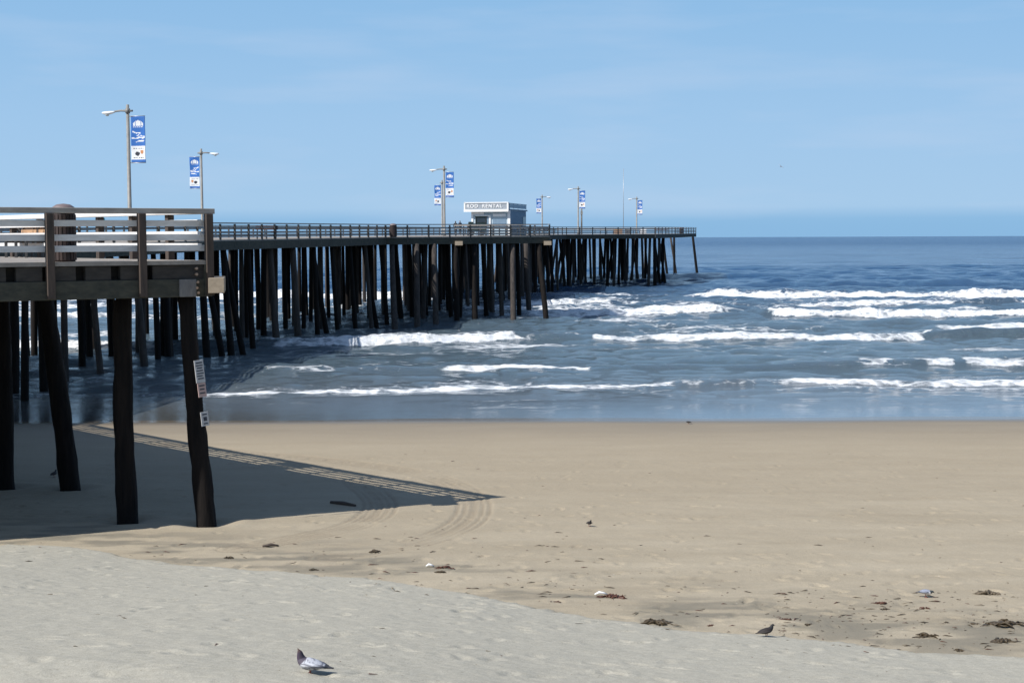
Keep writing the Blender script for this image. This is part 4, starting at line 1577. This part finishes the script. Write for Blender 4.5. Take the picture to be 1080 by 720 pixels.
def gull():
    c = at_y(823.5, 176, 300.0)
    root = thing('gull', 'tiny pale gull flying far out above the sea', 'gull', c)
    mb = MB()
    mb.tube([(-.22, .0, -.02), (-.10, 0, 0), (.05, 0, .01), (.17, 0, .03), (.23, 0, .03), (.28, 0, .02)], [.02, .055, .07, .05, .04, .01], 10)
    o = mb.build('body', M['signgrey'], origin=(0, 0, 0)); o.parent = root
    for s in (-1, 1):
        mb = MB()
        mb.tube([(.04, .04 * s, .02), (.06, .30 * s, .20), (0, .62 * s, .16), (-.10, .85 * s, .08)], [(.09, .02), (.08, .015), (.06, .012), (.01, .006)], 8)
        o = mb.build('wing', M['signgrey'], origin=(0, 0, 0)); o.parent = root
    root.rotation_euler = (0.5, 0, 0.5)


gull()


# ------------------------------------------------------------------ seaweed on the sand
def kelp(px, py, wpx, mat, label, lobes=1.0, flat=0.35, group='seaweed clumps on the sand'):
    c = sand_at(px, py)
    r = random.Random(int(px * 13 + py * 7))
    L = wpx * c[1] / FPX
    mb = MB()
    n_ = max(6, int(20 * min(1.6, lobes * (0.4 + L))))
    for k in range(n_):
        x = r.gauss(0, .24) * L; y = r.gauss(0, .16) * L + r.uniform(-.03, .03)
        ln = L * r.uniform(.18, .5); a = r.gauss(0, .5)
        hgt = max(.010, min(.07, L * .10)) * r.uniform(.4, 1.1) * math.exp(-(x / (L * .35)) ** 2)
        pts = []; rad = []
        for j in range(7):
            s = j / 6 - .5
            X = c[0] + x + math.cos(a) * s * ln + r.uniform(-.01, .01)
            Y = c[1] + y + math.sin(a) * s * ln + .02 * math.sin(s * 9 + k)
            zz = float(z_sand0(np.array(X), np.array(Y)))
            pts.append((X, Y, zz + .004 + hgt * (1 - (2 * s) ** 2) * r.uniform(.7, 1.2)))
            w = L * .070 * (1 - (1.9 * s) ** 2 * .85) * r.uniform(.6, 1.2)
            rad.append((max(w, .003), max(w * flat, .003)))
        mb.tube(pts, rad, 7)
    return tag(mb.build('seaweed_clump', M[mat], origin=tuple(c)), label, 'seaweed', group)


KELP = [
    (648, 629.5, 27, 'kelp_red', 'red brown seaweed clump with a white scrap at its left end'),
    (467, 599, 19, 'kelp_red', 'red brown seaweed clump right of a small white scrap, below the tyre tracks'),
    (464, 603.5, 14, 'kelp_dark', 'dark seaweed strip just below the red brown clump by the tyre tracks'),
    (690, 657, 34, 'kelp_dark', 'long thin olive dark seaweed strand lying on the berm edge'),
    (930, 636.5, 17, 'kelp_red', 'rust brown seaweed clump left of the pecking pigeon'),
    (935, 642, 9, 'kelp_dark', 'small dark seaweed tuft just below the rust brown clump'),
    (976, 641.5, 11, 'kelp_red', 'small red brown seaweed tuft below the pecking pigeon'),
    (998, 656.5, 7, 'kelp_dark', 'tiny dark seaweed tuft between the pigeon and the long right-hand strands'),
    (977, 671, 26, 'kelp_dark', 'dark seaweed clump with a long right strand near the pale sand, lower right'),
    (1058, 658.5, 40, 'kelp_dark', 'longest dark seaweed strand at the right edge, upper of two'),
    (1058, 676, 26, 'kelp_dark', 'dark seaweed strand at the right edge, lower of two'),
    (1012, 686, 12, 'kelp_dark', 'dark seaweed tuft lying right on the edge of the pale sand at lower right'),
    (1040, 626, 26, 'kelp_grey', 'faded sandy seaweed heap right of the pecking pigeon'),
    (829, 653.5, 15, 'kelp_red', 'brown seaweed clump up and right of the black pigeon'),
    (853, 658.5, 11, 'kelp_dark', 'thin dark seaweed tuft right of the brown clump by the black pigeon'),
    (749, 659.5, 8, 'kelp_red', 'small brown seaweed tuft left of the black pigeon'),
    (395, 582, 16, 'kelp_dark', 'flat dark seaweed strip left of the tyre track end'),
    (331, 601, 11, 'kelp_dark', 'short dark seaweed strip beside the berm edge, below the pier shadow'),
    (242, 588.5, 14, 'kelp_dark', 'dark seaweed tuft near the berm below the leaning corner pile'),
    (587, 634.5, 8, 'kelp_red', 'small reddish seaweed tuft left of the clump with a white scrap'),
]
for k_ in KELP:
    kelp(*k_)


def scrap(px, py, s, label):
    c = sand_at(px, py)
    mb = MB()
    r = random.Random(int(px))
    mb.tube([(c[0] - s, c[1], c[2] + .02), (c[0] - .3 * s, c[1] + .01, c[2] + .05), (c[0] + .4 * s, c[1] - .01, c[2] + .045), (c[0] + s, c[1] + .02, c[2] + .012)],
            [(.012, .01), (.03, .02), (.025, .014), (.008, .008)], 9)
    tag(mb.build('litter_scrap', M['white'], origin=tuple(c)), label, 'litter')


scrap(634, 627.8, .10, 'white scrap at the left end of the red brown seaweed clump')
scrap(453.5, 598, .07, 'white scrap left of the seaweed below the tyre tracks')


def stick(p0, p1, r, label):
    a = sand_at(*p0); b = sand_at(*p1)
    mb = MB()
    m_ = (a + b) / 2 + np.array([0, .05, .03])
    mb.tube([a + np.array([0, 0, r * .5]), m_, b + np.array([0, 0, r * .5])], [r * .7, r, r * .5], 8)
    tag(mb.build('driftwood', M['driftwood'], origin=tuple((a + b) / 2)), label, 'driftwood')


stick((349, 530.5), (375, 534), .05, 'dark driftwood stick lying in the pier shadow')
stick((277, 576.5), (294, 576), .03, 'thin driftwood stick on the sunlit sand below the pier shadow')


# fine litter of weed crumbs: nobody could count it
def crumbs():
    mb = MB()
    r = random.Random(77)
    n_ = 0
    zones = [((820, 1075), (622, 690), 240), ((560, 830), (600, 668), 90), ((330, 640), (565, 628), 90), ((0, 330), (572, 604), 40),
             ((0, 1080), (600, 716), 140), ((380, 1080), (470, 600), 60)]
    for (x0, x1), (y0, y1), cnt in zones:
        for _ in range(cnt):
            px = r.uniform(x0, x1); py = r.uniform(y0, y1)
            c = sand_at(px, py)
            if c[1] > 48:
                continue
            L = r.choice((.012, .02, .03, .04, .07)) * r.uniform(.6, 1.4) * min(1, c[1] / 24)
            a = r.gauss(0, .6)
            d_ = np.array([math.cos(a), math.sin(a), 0]) * L
            mid = c + d_ * r.uniform(-.5, .5) + np.array([r.uniform(-.3, .3) * L, r.uniform(-.3, .3) * L, .006 + L * .08])
            mb.tube([c - d_ + np.array([0, 0, .003]), mid, c + d_ + np.array([0, 0, .003])], [.002, (.003 + L * .12, .003 + L * .06), .002], 5, mi=r.choice((0, 0, 1, 2)))
    o = mb.build('seaweed_litter', [M['kelp_dark'], M['kelp_red'], M['kelp_grey']])
    o['kind'] = 'stuff'
    o['label'] = 'crumbs of dried seaweed strewn over the sand'; o['category'] = 'seaweed'


crumbs()

# ------------------------------------------------------------------ light
SUN_DIR = np.array([-0.843, -0.537, 0]) * math.cos(math.radians(43.3)) + np.array([0, 0, math.sin(math.radians(43.3))])
sl = bpy.data.lights.new('sun', 'SUN')
sl.energy = 4.3
sl.angle = math.radians(0.5)
sl.color = (1.0, 0.97, 0.93)
so = bpy.data.objects.new('sun', sl)
COL.objects.link(so)
so.rotation_euler = Vector(SUN_DIR).to_track_quat('Z', 'Y').to_euler()
so.location = (0, 0, 60)

EXPO = 0.45
SKY_GAIN = 2 ** EXPO
w = bpy.data.worlds.new('World')
SC.world = w
w.use_nodes = True
nt = w.node_tree
bg = nt.nodes['Background']
sky = nt.nodes.new('ShaderNodeTexSky')
sky.sky_type = 'NISHITA'
sky.sun_disc = False
sky.sun_elevation = math.radians(43.3)
sky.sun_rotation = math.atan2(SUN_DIR[0], SUN_DIR[1]) % (2 * PI)
sky.air_density = 1.0
sky.dust_density = 0.4
sky.ozone_density = 3.0
tc = nt.nodes.new('ShaderNodeTexCoord')
sx = nt.nodes.new('ShaderNodeSeparateXYZ')
nt.links.new(tc.outputs['Generated'], sx.inputs[0])
# clear coastal air: low sky stays blue down to a faint marine layer on the horizon
K = 1.0 / SKY_GAIN
K *= 1.06
low = ramp(nt, sx.outputs['Z'], [(0.0, (0.245 * K, 0.455 * K, 0.70 * K)), (0.011, (0.25 * K, 0.465 * K, 0.71 * K)), (0.020, (0.365 * K, 0.560 * K, 0.775 * K)),
                                 (0.07, (0.335 * K, 0.540 * K, 0.780 * K)), (0.16, (0.255 * K, 0.475 * K, 0.745 * K)), (0.45, (0.135 * K, 0.29 * K, 0.58 * K))])
skm = nt.nodes.new('ShaderNodeVectorMath'); skm.operation = 'SCALE'; skm.inputs['Scale'].default_value = 0.09
nt.links.new(sky.outputs['Color'], skm.inputs[0])
fz = nt.nodes.new('ShaderNodeMapRange'); fz.inputs['From Min'].default_value = 0.20; fz.inputs['From Max'].default_value = 0.6
nt.links.new(sx.outputs['Z'], fz.inputs['Value'])
skc = mixc(nt, fz.outputs[0], low.outputs['Color'], skm.outputs[0])
# thin cirrus, stretched along the view
mp = nt.nodes.new('ShaderNodeMapping'); mp.inputs['Scale'].default_value = (5, 5, 34)
mp.inputs['Rotation'].default_value = (0, 0.06, 0)
nt.links.new(tc.outputs['Generated'], mp.inputs['Vector'])
ci = noise(nt, mp.outputs['Vector'], 1.0, 5, 0.5)
cm = ramp(nt, ci, [(0.50, (0, 0, 0)), (0.78, (0.42, 0.42, 0.42))]).outputs['Color']
skc = mixc(nt, cm, skc, (0.50 * K, 0.62 * K, 0.80 * K))
nt.links.new(skc, bg.inputs['Color'])
bg.inputs['Strength'].default_value = 1.0

vs_ = SC.view_settings
vs_.view_transform = 'Standard'
vs_.look = 'None'
vs_.exposure = EXPO
vs_.gamma = 1.0
vs_.use_curve_mapping = False
SC.cycles.max_bounces = 6
